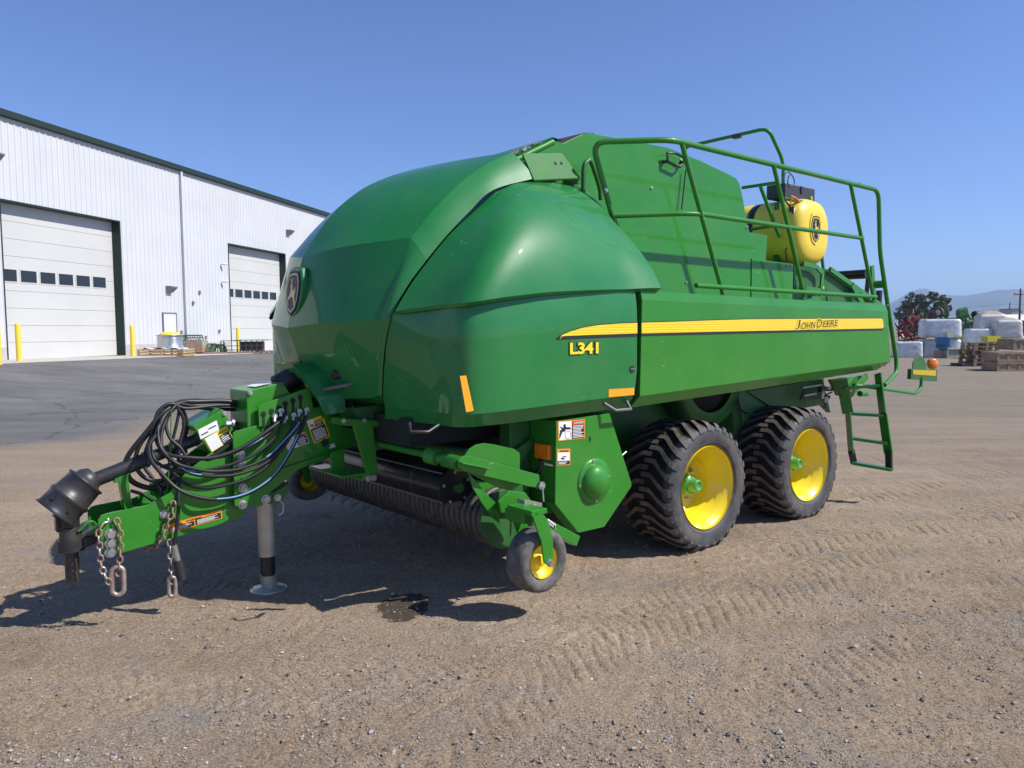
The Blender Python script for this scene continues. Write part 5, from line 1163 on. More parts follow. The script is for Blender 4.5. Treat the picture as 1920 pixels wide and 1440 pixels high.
mb = MB(); mb.beam(onb(1022, 865, 1.3), onb(1024, 885, 1.3), .02, .02); mb.beam(onb(1022, 869, 1.33), onb(1040, 873, 1.38), .03, .012); mb.cyl(onb(1166, 854, 1.40), onb(1174, 847, 1.40), .007, 8); mb.build('lamp_bracket', GALV, cover)
mb = MB(); mb.tube(cr([onb(1016, 862, 1.28), onb(1014, 880, 1.26), onb(1005, 888, 1.25), onb(990, 898, 1.25)], 5), .02, 8); mb.build('rubber_sleeve', BPL, cover)
mb = MB(); mb.box((cov[0][0] - .17, 1.05, .55), (cov[0][0] + .0, 1.16, 1.13)); mb.box((cov[0][0] + .02, 1.1, .5), (cov[4][0] - .1, CB - .12, 1.12)); mb.build('gearcase', DGREEN, baler, bevel=.006)
# gauge wheels with their arms
def gauge(side, near):
    W = Vector((-1.935, 1.62, .347)) if near else Vector((-1.90, 1.60, .36))
    r = bpy.data.objects.new('gauge_wheel', None); col.objects.link(r); r.parent = baler; r.location = (W.x, -W.y * side, W.z)
    mb = MB(); mb.lathe([(.100, .045), (.115, .070), (.15, .082), (.172, .078), (.186, .062), (.193, .035), (.195, 0), (.193, -.035), (.186, -.062), (.172, -.078), (.15, -.082), (.115, -.070), (.100, -.045)], (0, 0, 0), (0, 1, 0), 64)
    mb.build('tyre', M('worn_grey_rubber', (.055, .057, .06), .75, c2=(.17, .155, .13), vs=14, bump=.2, bs=120), r)
    mb = MB(); mb.lathe([(.104, .066 * side), (.106, .060 * side), (.100, .045 * side), (.080, .035 * side), (.072, .018 * side), (.035, .018 * side), (.035, .045 * side), (.03, .05 * side), (.001, .05 * side)], (0, 0, 0), (0, 1, 0), 40)
    mb.lathe([(.104, .060), (.100, .03), (.100, -.03), (.104, -.060)], (0, 0, 0), (0, 1, 0), 40)
    mb.build('rim', YEL, r)
    return r
gauge(1, True); gauge(-1, False)
for sg in (1, -1):
    mb = MB(); g0 = 1.62 + .105
    F = [az(*p, g0) for p in ((998, 968), (1004, 960), (1020, 966), (1030, 985), (1036, 1015), (1036, 1045), (1034, 1055), (1027, 1060), (1020, 1056), (1017, 1040), (1014, 1015), (1005, 990))]
    mb.prism(F, (g0 - .006) * sg, (g0 + .006) * sg); F2 = [(a, z) for a, z in F]; mb.prism(F2, (g0 - .216) * sg, (g0 - .204) * sg)
    mb.box((F[0][0] - .01, min((g0 - .216) * sg, (g0 + .006) * sg), F[1][1] - .02), (F[2][0] + .02, max((g0 - .216) * sg, (g0 + .006) * sg), F[1][1] + .01))
    fork = mb.build('gauge_fork', GREEN, baler, bevel=.003)
    mb = MB(); hbp = Vector((-1.93, (g0 + .006), .347)); mb.bolt(Vector((hbp.x, hbp.y * sg, hbp.z)), (0, sg, 0), .018, .02); mb.build('axle_bolt', GALV, fork)
    mb = MB(); q0, q1 = Vector(onb(968, 955, 1.42)), Vector(onb(1078, 1013, 1.42)); q0.y *= sg; q1.y *= sg; mb.beam(q0, q1, .07, .07); mb.obox((Vector((-2.0, 1.56 * sg, .615))), X * .055, Yb * .09, Z * .035)
    mb.prism([az(*p, 1.5) for p in ((955, 945), (975, 925), (1005, 928), (1020, 950), (1025, 962), (1000, 965), (960, 968))], 1.38 * sg, 1.40 * sg)
    ga = mb.build('gauge_arm', GREEN, baler, bevel=.005)
    mb = MB(); q2 = q1 + (q1 - q0).normalized() * .002; mb.cyl(q2, q2 + (q1 - q0).normalized() * .002, .022, 16); mb.build('arm_bore', INNER, ga)
mb = MB(); c = Vector(onb(993, 947, 1.52)); mb.obox(c, Vector((.07, 0, -.02)), Yb * .035, Z * .028, 0); mb.ext([c + Vector((dx, .0355, dz)) for dx, dz in ((-.03, .008), (.005, .004), (.005, .014), (.03, -.006), (.005, -.02), (.005, -.010), (-.03, -.006))], (0, .001, 0), 1); mb.cyl(Vector(onb(1010, 955, 1.54)), Vector(onb(1013, 965, 1.56)), .025, 10, 2)
mb.build('adjuster_block', [M('dull_alloy', (.35, .35, .33), .45, metal=.6, dust=.2), DYEL, RUST], baler, bevel=.003)
mb = MB(); o_ = Vector(onb(1025, 977, 1.456)); deckal('spec_plate', baler, ((1027, 972), (1042, 983), (1026, 982)), 1.457, [(0, 0, 1, 1, 0, 0), (.04, .05, .96, .7, 1, 1)] + LINES(.1, .9, .1, .6, 3, 0, 2), [], SM)

# ================================================================ LADDER and warning lamp at the rear corner
lz = [(.92, (1590, 775), (1652, 781)), (.70, (1593, 821), (1663, 831)), (.40, (1597, 868), (1668, 878)), (1.15, (1583, 729), (1645, 729))]
LT = {}
def lad(px, z): return Vector(onz(px[0], px[1], z))
Lp = [lad((1577, 712), 1.22), lad((1590, 775), .90), lad((1594, 822), .655), lad((1599, 868), .40)]
d_r = Vector((.30, .36, 0))
Lp = [Vector((2.30, 1.22, 1.30)), Vector((2.46, 1.27, .90)), Vector((2.55, 1.30, .66)), Vector((2.66, 1.33, .36))]
def fit(px, z, guess=None): return Vector(onz(px[0], px[1], z))
mb = MB()
# stringers are fitted on two leaning planes, rungs span between them
SL = [Vector(onb(1578, 712, 1.20)), Vector(onb(1590, 775, 1.26)), Vector(onb(1596, 852, 1.33))]
SR = [Vector(onb(1646, 700, 1.44)), Vector(onb(1655, 775, 1.52)), Vector(onb(1666, 850, 1.60))]
lad_o = bpy.data.objects.new('ladder', None); col.objects.link(lad_o); lad_o.parent = baler
for S in (SL, SR):
    mb = MB()
    for p, q in zip(S, S[1:]): mb.beam(p, q, .016, .105)
    mb.build('side_rail', GREEN, lad_o, bevel=.003)
mb = MB()
for S, low in ((SL, (1601, 868)), (SR, (1667, 878))):
    e = Vector(onb(*low, S[2].y + .01)); mb.beam(S[2] + Z * .04, e, .02, .07)
split_loose(mb.build('rubber_strap', BPL, lad_o), 'rubber_strap', .05)
for pl, pr_ in (((1583, 728), (1650, 722)), ((1590, 775), (1653, 781)), ((1593, 821), (1661, 831)), ((1598, 866), (1668, 877))):
    def on(S, px):
        best = None
        for p, q in zip(S + [S[-1] * 2 - S[-2]], S[1:] + [S[-1] * 3 - S[-2] * 2]):
            for t in np.linspace(0, 1, 21):
                w = p.lerp(q, t); c = onb(px[0], px[1], w.y); dd_ = abs(c[2] - w.z)
                if best is None or dd_ < best[0]: best = (dd_, w)
        return best[1]
    p, q = on(SL, pl), on(SR, pr_); mb = MB(); mb.beam(p, q, .09, .03); st = mb.build('step', GREEN, lad_o, bevel=.003)
    mb = MB(); mb.bolt(q + Vector((.01, .01, .0)), (-.3, 1, 0), .011, .012); mb.bolt(q + Vector((.03, .01, .0)), (-.3, 1, 0), .011, .012); split_loose(mb.build('step_bolts', GALV, lad_o), 'bolt', .015)
mb = MB(); tp_ = [onb(1655, 729, 1.45), onb(1690, 735, 1.45), onb(1712, 737, 1.45), onb(1722, 731, 1.45), onb(1726, 720, 1.45), onb(1727, 708, 1.45)]; mb.tube(rounded([onb(1600, 722, 1.30), onb(1655, 729, 1.45), onb(1716, 738, 1.45), onb(1727, 728, 1.45), onb(1728, 706, 1.45)], .06), .018, 10); lampb = mb.build('lamp_arm', GREEN, baler)
mb = MB(); mb.prism([az(*p, 1.45) for p in ((1709, 692), (1757, 692), (1757, 715), (1708, 711))], 1.41, 1.45); e_ = Vector(onb(1758, 704, 1.45)); mb.box((e_.x - .03, 1.28, e_.z - .06), (e_.x - .01, 1.45, e_.z + .06)); mb.prism([az(*p, 1.43) for p in ((1712, 692), (1712, 680), (1716, 672), (1724, 668), (1732, 671), (1736, 680), (1737, 693))], 1.42, 1.43); mb.build('lamp_box', DGREEN, lampb, bevel=.003)
mb = MB(); mb.ext([onb(x, y, 1.4525) for x, y in ((1712, 693.5), (1755, 694.5), (1755, 705), (1712, 702))], (0, .001, 0)); mb.build('reflector_strip', M('olive_reflector', (.50, .36, .01), .4), lampb)
lc = Vector(onb(1748, 682, 1.38)); mb = MB(); ax = Vector((-.6, .8, 0)).normalized()
mb.lathe([(.001, .035), (.03, .034), (.055, .024), (.062, .012), (.062, -.012), (.055, -.024), (.03, -.034), (.001, -.035)], lc, ax, 28); mb.build('amber_lamp', AMBER, lampb)
# ================================================================ INDUSTRIAL BUILDING
rz_b = math.atan2(FD[1], FD[0])
shed = thing('industrial_building', 'long white ribbed metal building with dark green roof edge and overhead doors', 'building', (F0[0], F0[1], 0), rz_b)
def ribwall(mb, t0, t1, z0, z1):
    pts = []; t = t0
    k0 = math.floor(t0 / .305)
    prof_ = [(0, .0), (.035, .032), (.075, .032), (.11, 0), (.19, 0), (.2, .010), (.21, 0)]
    P = [(t0, 0)]
    k = k0
    while k * .305 < t1:
        for dt, dd in prof_:
            tt_ = k * .305 + dt
            if t0 < tt_ < t1: P.append((tt_, dd))
        k += 1
    P.append((t1, 0))
    mb.grid([[(t, d, z0) for t, d in P], [(t, d, z1) for t, d in P]], 0, False)
ZT = 10.35
D1 = (-.5, 5.95, 7.05); D2 = (14.8, 21.2, 6.95)
mb = MB()
for a, b, z0, z1 in ((-26, D1[0], 1.22, ZT), (D1[0], D1[1], D1[2], ZT), (D1[1], D2[0], 1.2, ZT), (D2[0], D2[1], D2[2], ZT), (D2[1], 58, 1.15, ZT)): ribwall(mb, a, b, z0, z1)
mb.box((-26, -35, .2), (-25.9, -.02, ZT)); mb.box((57.9, -35, .2), (58, -.02, ZT))
PANEL = M('white_metal_siding', (.56, .57, .58), .5, var=.04, vs=.5, spec=.25)
mb.build('ribbed_wall', PANEL, shed)
mb = MB()
for a, b in ((-26, D1[0]), (D1[1], D2[0]), (D2[1], 58)): mb.box((a, -.2, .1), (b, .03, 1.215))
mb.build('concrete_plinth', M('plinth_concrete', (.42, .40, .39), .85, var=.12, vs=1.5), shed)
TRIM = M('dark_green_trim', (.020, .038, .032), .5, spec=.3)
mb = MB(); mb.prism([(-26.2, ZT + .02), (58.2, ZT + .02), (58.2, ZT + .26), (-26.2, ZT + .26)], .0, .22); mb.ext([(-26.2, .2, ZT + .262), (-26.2, -18, ZT + 1.8), (-26.2, -18, ZT + 1.7), (-26.2, .18, ZT + .2)], (84.4, 0, 0)); mb.build('roof', TRIM, shed)
DOORM = M('overhead_door_white', (.53, .53, .51), .5, var=.03, vs=.4, spec=.25)
for (t0, t1, zt) in (D1, D2):
    zb = float(zbase((t0 + t1) / 2)) + .03; mb = MB(); n = 9; hgt = (zt - zb) / n
    for k in range(n): mb.box((t0 - .1, -.45, zb + k * hgt + .006), (t1 + .1, -.40, zb + (k + 1) * hgt - .006))
    mb.box((t0 - .1, -.47, zb), (t1 + .1, -.45, zt)); od = mb.build('overhead_door', DOORM, shed)
    z0, z1 = 3.86, 4.44; n = 6; pitch = (t1 - t0 - .55) / n
    for k in range(n):
        a = t0 + .15 + k * pitch; mb = MB(); mb.box((a, -.405, z0), (a + pitch - .1, -.385, z1), 0); mb.box((a + .05, -.39, z0 + .05), (a + pitch - .15, -.380, z1 - .05), 1); mb.build('window', [DOORM, M('dark_glazing', (.022, .027, .034), .15)] if k == 0 and 'GLZ' not in globals() else [DOORM, bpy.data.materials['dark_glazing']], od)
    mb = MB(); mb.box((t0 - .06, -.46, zb), (t0, .045, zt + .06)); mb.box((t1, -.46, zb), (t1 + .07, .045, zt + .06)); mb.box((t0, -.46, zt), (t1, .045, zt + .06)); mb.build('door_jamb', TRIM, shed)
z0 = float(zbase(9.3)); mb = MB(); mb.box((8.76, .0, z0), (8.83, .07, z0 + 2.2)); mb.box((9.80, .0, z0), (9.87, .07, z0 + 2.2)); mb.box((8.83, .0, z0 + 2.13), (9.80, .07, z0 + 2.2)); mb.build('door_frame', M('grey_frame', (.16, .17, .19), .5), shed)
mb = MB(); mb.box((8.83, .0, z0), (9.80, .055, z0 + 2.13)); dr = mb.build('door', M('grey_white_door', (.62, .63, .66), .45), shed)
mb = MB(); mb.box((8.90, .055, z0 + .95), (8.96, .12, z0 + 1.0)); mb.box((8.90, .10, z0 + .95), (9.05, .12, z0 + 1.0)); mb.build('handle', GALV, dr)
LMP = M('lamp_housing_bronze', (.22, .20, .19), .5)
for t, z in ((-.75, 8.75), (9.35, 4.12), (21.7, 8.55)):
    mb = MB(); mb.ext([(t - .22, .03, z - .25), (t - .22, .12, z - .25), (t - .22, .42, z), (t - .22, .42, z + .06), (t - .22, .03, z + .10)], (.44, 0, 0)); mb.build('wall_lamp', LMP, shed, bevel=.01)
mb = MB(); mb.box((10.53, .03, 1.0), (10.67, .15, ZT)); mb.build('downspout', PANEL, shed)
for z in (5.72, 4.72):
    mb = MB(); mb.box((13.96, .03, z - .05), (14.04, .16, z)); mb.cyl((13.98, .16, z + .02), (14.12, .36, z - .02), .06, 10); mb.build('wall_camera', M('camera_white', (.7, .7, .7), .4), shed)
mb = MB()
for t, z in ((10.2, 1.8), (11.3, 3.4), (12.3, 1.5), (13.6, 1.85), (11.9, 4.0)): mb.box((t - .06, .03, z - .09), (t + .06, .10, z + .09))
mb.build('outlet_boxes', LMP, shed)

# bollards
def bollard(px, py, z, label, h=1.47):
    p = gnd(px, py, z); mb = MB(False); mb.lathe([(.10, 0), (.10, h - .06), (.09, h - .02), (.06, h), (.001, h + .01)], (0, 0, 0), (0, 0, 1), 20)
    o = mb.build('bollard', BOLM); o.location = p; tag(o, label, 'bollard', 'yellow bollards along the shed'); return o
BOLM = M('bollard_yellow', (.80, .58, .06), .45, var=.05, vs=3)
bollard(-2, 684, .70, 'yellow bollard cut off by the left edge of the photo')
bollard(36.5, 679, .69, 'yellow bollard at the left side of the near overhead door')
bollard(249.5, 669.5, .655, 'yellow bollard at the right side of the near overhead door')
bollard(447, 661, .60, 'yellow bollard behind the green grates beside the far overhead door')

# ================================================================ GOODS BESIDE THE BUILDING
WOOD = M('pale_pine', (.50, .33, .16), .75, var=.25, vs=5, bump=.1)
WOODG = M('weathered_wood', (.27, .20, .14), .85, var=.3, vs=5, bump=.1)
WRAP = M('white_stretch_wrap', (.60, .63, .65), .25, var=.16, vs=3.5, bump=.6, bs=9)
def at_base(px, py, z): p = gnd(px, py, z); return p
def scale_at(p): return p.y / FPX
# wooden crate frame
p = at_base(312, 668, .64); s = scale_at(p)
cr_ = thing('wooden_crate', 'low pale wooden crate with slatted sides on the apron under the wire reel', 'crate', p, rz_b - math.pi / 2 + .25)
W_, D_, H_ = 2.15, 1.3, .36
mb = MB(False)
for x in (-W_ / 2, 0 - .03, W_ / 2 - .08):
    for y in (-D_ / 2, D_ / 2 - .08): mb.box((x, y, 0), (x + .08, y + .08, H_))
mb.build('corner_post', WOOD, cr_)
mb = MB(False)
for z in (.02, .16, .28):
    for y in (-D_ / 2 - .02, D_ / 2): mb.box((-W_ / 2, y, z), (W_ / 2, y + .02, z + .075))
    for x in (-W_ / 2 - .02, W_ / 2): mb.box((x, -D_ / 2, z), (x + .02, D_ / 2, z + .075))
mb.build('slats', WOOD, cr_)
p2 = p + Vector((.15, .1, .37)); mb = MB(False); mb.lathe([(.001, 0), (.62, 0), (.62, .02), (.56, .05), (.56, .62), (.64, .64), (.64, .66), (.45, .66), (.001, .66)], (0, 0, 0), (0, 0, 1), 36)
for k in range(9): mb.lathe([(.562, .08 + k * .06), (.57, .10 + k * .06), (.562, .12 + k * .06)], (0, 0, 0), (0, 0, 1), 36)
reel = mb.build('wire_reel', M('reel_silver', (.55, .57, .6), .3, metal=.7, var=.25, vs=6)); reel.location = p2; tag(reel, 'silver drum with a yellow domed lid standing on the pale wooden crate', 'drum')
mb = MB(False); mb.lathe([(.46, 0), (.44, .06), (.30, .13), (.001, .16)], (0, 0, .66), (0, 0, 1), 32); mb.build('lid', YEL, reel)
mb = MB(False); rows = []
for i in range(11):
    rows.append([Vector((-.95 + 1.9 * i / 10, -.6 + 1.2 * j / 8, .36 + .05 * math.sin(i * 1.7 + j) * math.cos(j * 2.1) + .03 - (.10 if i in (0, 10) else 0))) for j in range(9)])
mb.grid(rows, 0, True); sh_ = mb.build('plastic_sheet', WRAP); sh_.location = p; sh_.rotation_euler = (0, 0, rz_b - math.pi / 2 + .25); tag(sh_, 'crumpled clear plastic sheet lying over the pale wooden crate', 'plastic sheet')
GRATE = M('grate_green', (.035, .12, .05), .5, var=.3, vs=4)
def pallet(px, py, z, w=1.0, d=1.0, label='', rz=0.0, mat=None, name='pallet'):
    p = gnd(px, py, z); mb = MB(False)
    for y in (-d / 2, -.05, d / 2 - .1): mb.box((-w / 2, y, 0), (w / 2, y + .1, .09))
    n = 6
    for k in range(n): x = -w / 2 + k * (w - .1) / (n - 1); mb.box((x, -d / 2, .09), (x + .1, d / 2, .115)); 
    for x in (-w / 2, -.05, w / 2 - .1): mb.box((x, -d / 2, -.0), (x + .1, d / 2, .02))
    o = mb.build(name, mat or WOODG); o.location = p; o.rotation_euler = (0, 0, rz); tag(o, label, 'pallet'); return o, p
def arch(loc, r, L, n, rz, label, arc=math.pi):
    t = thing('concave_grate', label, 'machine grate', loc, rz, 'green curved machine grates beside the shed')
    for x in (0, L):
        mb = MB(False); P = [Vector((x, math.cos(a) * r, math.sin(a) * r)) for a in np.linspace(0, arc, 18)]; mb.tube(P, .03, 6); mb.build('end_rib', GRATE, t)
    mb = MB(False)
    for k in range(1, n): x = L * k / n; mb.tube([Vector((x, math.cos(a) * r, math.sin(a) * r)) for a in np.linspace(0, arc, 16)], .016, 5)
    for a in np.linspace(.1, arc - .1, 9): mb.box((0, math.cos(a) * r - .015, math.sin(a) * r - .02), (L, math.cos(a) * r + .015, math.sin(a) * r + .02))
    mb.build('bars', GRATE, t); return t
def pal_arch(px, py, z, r, L, n, rz, lab, w):
    pallet(px, py, z, w, .9, 'weathered pallet under the ' + lab, rz); q = gnd(px, py, z); 
    return q
q = pal_arch(358, 664.5, .62, .6, .6, 6, .3, 'tall green arched grate beside the wire reel', .95)
mb = MB(False); mb.box((-.42, -.4, 0), (.42, .4, .62)); bx_ = mb.build('metal_bin', M('grey_green_bin', (.30, .34, .28), .6, c2=(.38, .16, .08), vs=3)); bx_.location = q + Vector((.35, 0, .12)); tag(bx_, 'grey green metal bin with rusty side under the tall green arched grate', 'bin')
arch(q + Vector((-.55, .45, .50)), .52, .9, 7, .15, 'tall green arched grate leaning over a grey bin beside the wire reel')
q = pal_arch(385, 664.5, .61, .4, .8, 6, .2, 'dark green low arched grate', 1.0); arch(q + Vector((-.5, .2, .12)), .44, .95, 6, .1, 'dark green low arched grate second along the shed wall')
q = pal_arch(410, 664, .60, .4, .8, 6, .2, 'green grates stacked with straight bars', 1.0); arch(q + Vector((-.3, .2, .12)), .40, .5, 6, 1.2, 'green grate with upright bars left of the far bollard')
q = pal_arch(432, 663.5, .60, .4, .8, 6, .2, 'green grate with shelves in front of the far bollard', 1.1)
t_ = thing('steel_rack', 'green steel rack with shelves in front of the far bollard', 'rack', q + Vector((-.45, 0, .115)), .15)
mb = MB(False); [mb.box((x, y, 0), (x + .05, y + .05, .62)) for x in (0, .85) for y in (-.35, .35)]; mb.build('rack_posts', GRATE, t_); mb = MB(False); [mb.box((0, -.35, z), (.9, .4, z + .03)) for z in (.08, .3, .58)]; mb.build('shelf', GRATE, t_)
q = pal_arch(468, 662.5, .59, .4, .8, 6, .2, 'green table frame near the far overhead door', 1.3)
t_ = thing('steel_table', 'pale green topped steel frame with dark sides near the far overhead door', 'frame', q + Vector((-.75, 0, .115)), .1)
mb = MB(False); mb.box((0, -.4, .60), (1.9, .4, .66)); mb.build('table_top', M('pale_green_paint', (.30, .42, .32), .5), t_); mb = MB(False); [mb.box((x, -.35, 0), (x + .05, -.3, .6)) for x in (.3, .6, .9, 1.2, 1.5)]; [mb.box((.3, -.36, z), (1.55, -.32, z + .04)) for z in (.05, .3)]; mb.box((.32, -.2, .02), (1.5, .3, .55)); mb.build('side_grid', M('dark_maroon_grid', (.10, .07, .07), .6), t_)
mb = MB(False)
for k in range(7): mb.beam(Vector((random.uniform(-.5, .5), random.uniform(-.3, .3), .05)), Vector((random.uniform(-.7, .7), random.uniform(-.3, .3), .12)), .07, .05)
sc_ = mb.build('scrap_timber', WOODG); sc_.location = gnd(498, 662, .58); tag(sc_, 'small pile of short weathered boards on the apron at the end of the row', 'boards')

# ================================================================ STORAGE YARD ON THE RIGHT
SANDT = M('sandy_bag_top', (.36, .30, .23), .8, var=.15)
def wrapped(px0, px1, yt, yb, label, depth=1.1, base=None, dome=0.0, Y=None, name='wrapped_pallet', mat=WRAP, cat='wrapped pallet', group=None, pal=False):
    """goods bundled in film: base at picture row yb (on the ground) or at height base"""
    if Y is None: p = gnd((px0 + px1) / 2, yb); Y = p.y; z0 = 0
    else: p = atY((px0 + px1) / 2, yb, Y); z0 = p.z
    w = (px1 - px0) / FPX * Y; h = (yb - yt) / FPX * Y; n = 26; rows = []
    for k in range(15):
        f = k / 14; zz = h * f; ring_ = []
        for i in range(n):
            t = 2 * math.pi * i / n; c, s_ = math.cos(t), math.sin(t); pw = .28
            rx = w / 2 * math.copysign(abs(c) ** pw, c); ry = depth / 2 * math.copysign(abs(s_) ** pw, s_)
            k2 = 1 - .05 * f - (.06 if k in (0, 14) else 0) + .018 * math.sin(i * 2.3 + k * 1.1) + .012 * math.sin(k * 2.9 + i)
            ring_.append(Vector((rx * k2, ry * k2, zz + (.02 * math.sin(i * 1.3) if k > 10 else 0))))
        rows.append(ring_ + [ring_[0]])
    if dome:
        for f in (.85, .6, .3, .01): rows.append([Vector((q.x * f, q.y * f, h + dome * math.cos(f * 1.5))) for q in rows[14]])
    else: rows.append([Vector((q.x * .01, q.y * .01, h + .02)) for q in rows[14]])
    mb = MB(False); mb.grid(rows[:16] if dome else rows, 0, True)
    if dome: mb.grid(rows[15:], 1, True)
    o = mb.build(name, [mat, SANDT]); o.location = (p.x, Y + depth / 2, z0); tag(o, label, cat, group); o.rotation_euler = (0, 0, -.2); return o, Vector((p.x, Y, z0)), w, h
YP = gnd(1700, 671).y
def yard_pallet(px, w, Y, z, label, mat=None, px2=None):
    q = atY(px, 650, Y); mb = MB(False)
    for y in (0, .5, 1.0): mb.box((-w / 2, y, 0), (w / 2, y + .1, .10))
    for k in range(7): x = -w / 2 + k * (w - .1) / 6; mb.box((x, 0, .10), (x + .1, 1.1, .125))
    for k in (0, 3, 6): x = -w / 2 + k * (w - .1) / 6; mb.box((x, 0, 0), (x + .1, 1.1, -.02)) 
    o = mb.build('pallet', mat or WOODG); o.location = (q.x, Y, z + .02); tag(o, label, 'pallet'); return o
g_ = 'film wrapped pallets in the storage yard'
wrapped(1684, 1734, 641, 670.5, 'low white film wrapped pallet nearest the rear ladder of the baler', group=g_)
wrapped(1738, 1806, 637, 671, 'lower white wrapped pallet behind the blue tub', Y=YP + .3, group=g_)
wrapped(1737, 1806, 599, 633, 'upper white wrapped pallet stacked on the one behind the blue tub', Y=YP + .2, group=g_)
yard_pallet(1771, 2.0, YP + .3, 1.12, 'dark pallet between the two stacked white wrapped pallets')
q = atY(1780, 640, YP - 1.2); mb = MB(False); mb.lathe([(.36, 0), (.42, .6), (.44, .62), (.44, .66), (.40, .66), (.38, .1), (.001, .1)], (0, 0, 0), (0, 0, 1), 28); tub = mb.build('tub', M('blue_plastic', (.03, .17, .36), .4)); tub.location = (q.x - .05, YP - .7, .52); tag(tub, 'round blue plastic tub resting on a pallet box before the white wrapped stack', 'tub')
mb = MB(False); mb.box((-.45, -.4, 0), (.45, .4, .50)); mb.box((-.5, -.45, -.02), (-.42, .45, .52)); mb.box((.42, -.45, -.02), (.5, .45, .52)); mb.box((-.5, -.46, .48), (.5, .46, .54)); pb2 = mb.build('crate', M('green_grey_crate', (.36, .38, .32), .7, var=.15)); q = atY(1785, 650, YP - .7); pb2.location = (q.x, YP - .7, 0); tag(pb2, 'pale green grey crate on the ground directly under the blue tub', 'crate')
mb = MB(False); mb.box((-.3, -.25, 0), (.3, .25, .42)); pc = mb.build('carton', M('cardboard', (.36, .27, .18), .8, var=.1)); q = atY(1764, 650, YP - .5); pc.location = (q.x, YP - .6, 0); tag(pc, 'brown carton on the ground left of the green grey crate', 'box')
mb = MB(False); mb.box((-.18, -.2, 0), (.18, .2, .22)); pc2 = mb.build('small_carton', M('cream_carton', (.55, .47, .36), .8)); q = atY(1779, 631, YP - .7); pc2.location = (q.x, YP - .65, 1.19); tag(pc2, 'small cream carton standing above the rim of the blue tub', 'box')
YR = gnd(1850, 668).y
wrapped(1806, 1822, 661, 672, 'small pale wrapped bundle lying right of the green grey crate', Y=YP, depth=.8)
BAG = M('woven_white_bag', (.55, .54, .52), .6, var=.08, vs=4, bump=.3, bs=9)
wrapped(1822, 1860, 617, 652, 'white wrapped pallet under the left bulk bag', Y=YR, group=g_)
wrapped(1842, 1893, 592, 615, 'large white bulk bag with domed sandy top, left of the two', Y=YR + .6, dome=.32, name='bulk_bag', mat=BAG, cat='bulk bag', group='white bulk bags')
wrapped(1874, 1921, 602, 632, 'white bulk bag with peaked sandy top at the right edge', Y=YR - .4, dome=.22, name='bulk_bag', mat=BAG, cat='bulk bag', group='white bulk bags')
wrapped(1852, 1896, 616, 640, 'white wrapped pallet between the bulk bags and the pallet stack', Y=YR + .2, group=g_)
wrapped(1893, 1925, 630, 645, 'lilac grey wrapped pallet under the peaked bulk bag', Y=YR - .2, group=g_)
wrapped(1815, 1835, 652, 672, 'yellow film bag standing at the left foot of the pallet stack', Y=gnd(1826, 673).y, depth=.7, name='yellow_bag', mat=M('yellow_film', (.60, .50, .03), .35, var=.3, vs=8, bump=.4, bs=9), cat='bag', group='yellow film bags')
# leaning stack of pallets, with crates on the right
def pallet_stack(px0, px1, yb, n):
    Y = gnd(1850, yb).y; q0, q1 = atY(px0, yb, Y), atY(px1, yb, Y); w = q1.x - q0.x
    for k in range(n):
        mb = MB(False)
        for x in (0, w * .46, w - .12):
            for y in (0, .5, 1.0): mb.box((x, y, 0), (x + .12, y + .12, .12))
        for y in np.linspace(0, 1.05, 6): mb.box((0, y, .12), (w, y + .1, .145))
        for y in (0, .5, 1.02): mb.box((0, y, -.02), (w, y + .1, 0))
        o = mb.build('pallet', WOODG); o.location = (q0.x + random.uniform(-.05, .08), Y + random.uniform(-.05, .05), .025 + k * .172); o.rotation_euler = (0, 0, random.uniform(-.06, .06))
        tag(o, 'weathered pallet in the stack left of the wooden crates, %s' % ['lowest of its stack', 'second from the ground', 'third from the ground', 'fourth from the ground', 'fifth from the ground', 'sixth from the ground', 'topmost of its stack'][min(k, 6) if k < n - 1 else 6], 'pallet', 'pallets stacked beside the crates')
    return Y
Yk = pallet_stack(1826, 1872, 687, 6)
mb = MB(False); 
for x in np.linspace(0, 1.1, 5): mb.box((x, 0, .1), (x + .14, 1.0, .12))
mb.box((0, 0, 0), (1.24, .1, .1)); mb.box((0, .9, 0), (1.24, 1.0, .1)); lp = mb.build('pallet', WOODG); q = gnd(1806, 687); lp.location = q; tag(lp, 'single flat pallet lying on the gravel left of the pallet stack', 'pallet')
CRT = M('brown_crate', (.30, .215, .14), .8, var=.18, vs=3)
def crate(px0, px1, yb, h, z, dY, label, mat=CRT):
    Y = gnd(1895, 696).y + dY; q0, q1 = atY(px0, yb, Y), atY(px1, yb, Y); w = q1.x - q0.x; t = thing('wooden_crate', label, 'crate', (q0.x, Y, z), 0, 'brown crates at the right edge')
    mb = MB(False); mb.box((0, 0, .02), (w, 1.0, h)); mb.build('box', mat, t, bevel=.008); mb = MB(False)
    for x in (0, w * .33, w * .66, w - .09): mb.box((x, -.02, 0), (x + .09, -.002, h))
    for zz in (0, h - .08): mb.box((0, -.035, zz), (w, -.021, zz + .08))
    mb.build('battens', mat, t); return t
crate(1869, 1930, 697, .36, 0, 0, 'brown wooden crate on the ground at the right edge, lower of two')
crate(1869, 1926, 680, .36, .37, .03, 'brown wooden crate stacked on the lowest one at the right edge')
crate(1899, 1935, 665, .45, .78, .5, 'grey brown crate behind the two brown crates at the right edge, above them', WOODG)
q = atY(1871, 632, Yk); mb = MB(False); mb.box((-.28, -.25, 0), (.28, .25, .24)); yb_ = mb.build('yellow_box', M('yellow_carton', (.66, .56, .02), .5)); yb_.location = (q.x, Yk + .5, 1.06); tag(yb_, 'yellow box on top of the pallet stack', 'box')
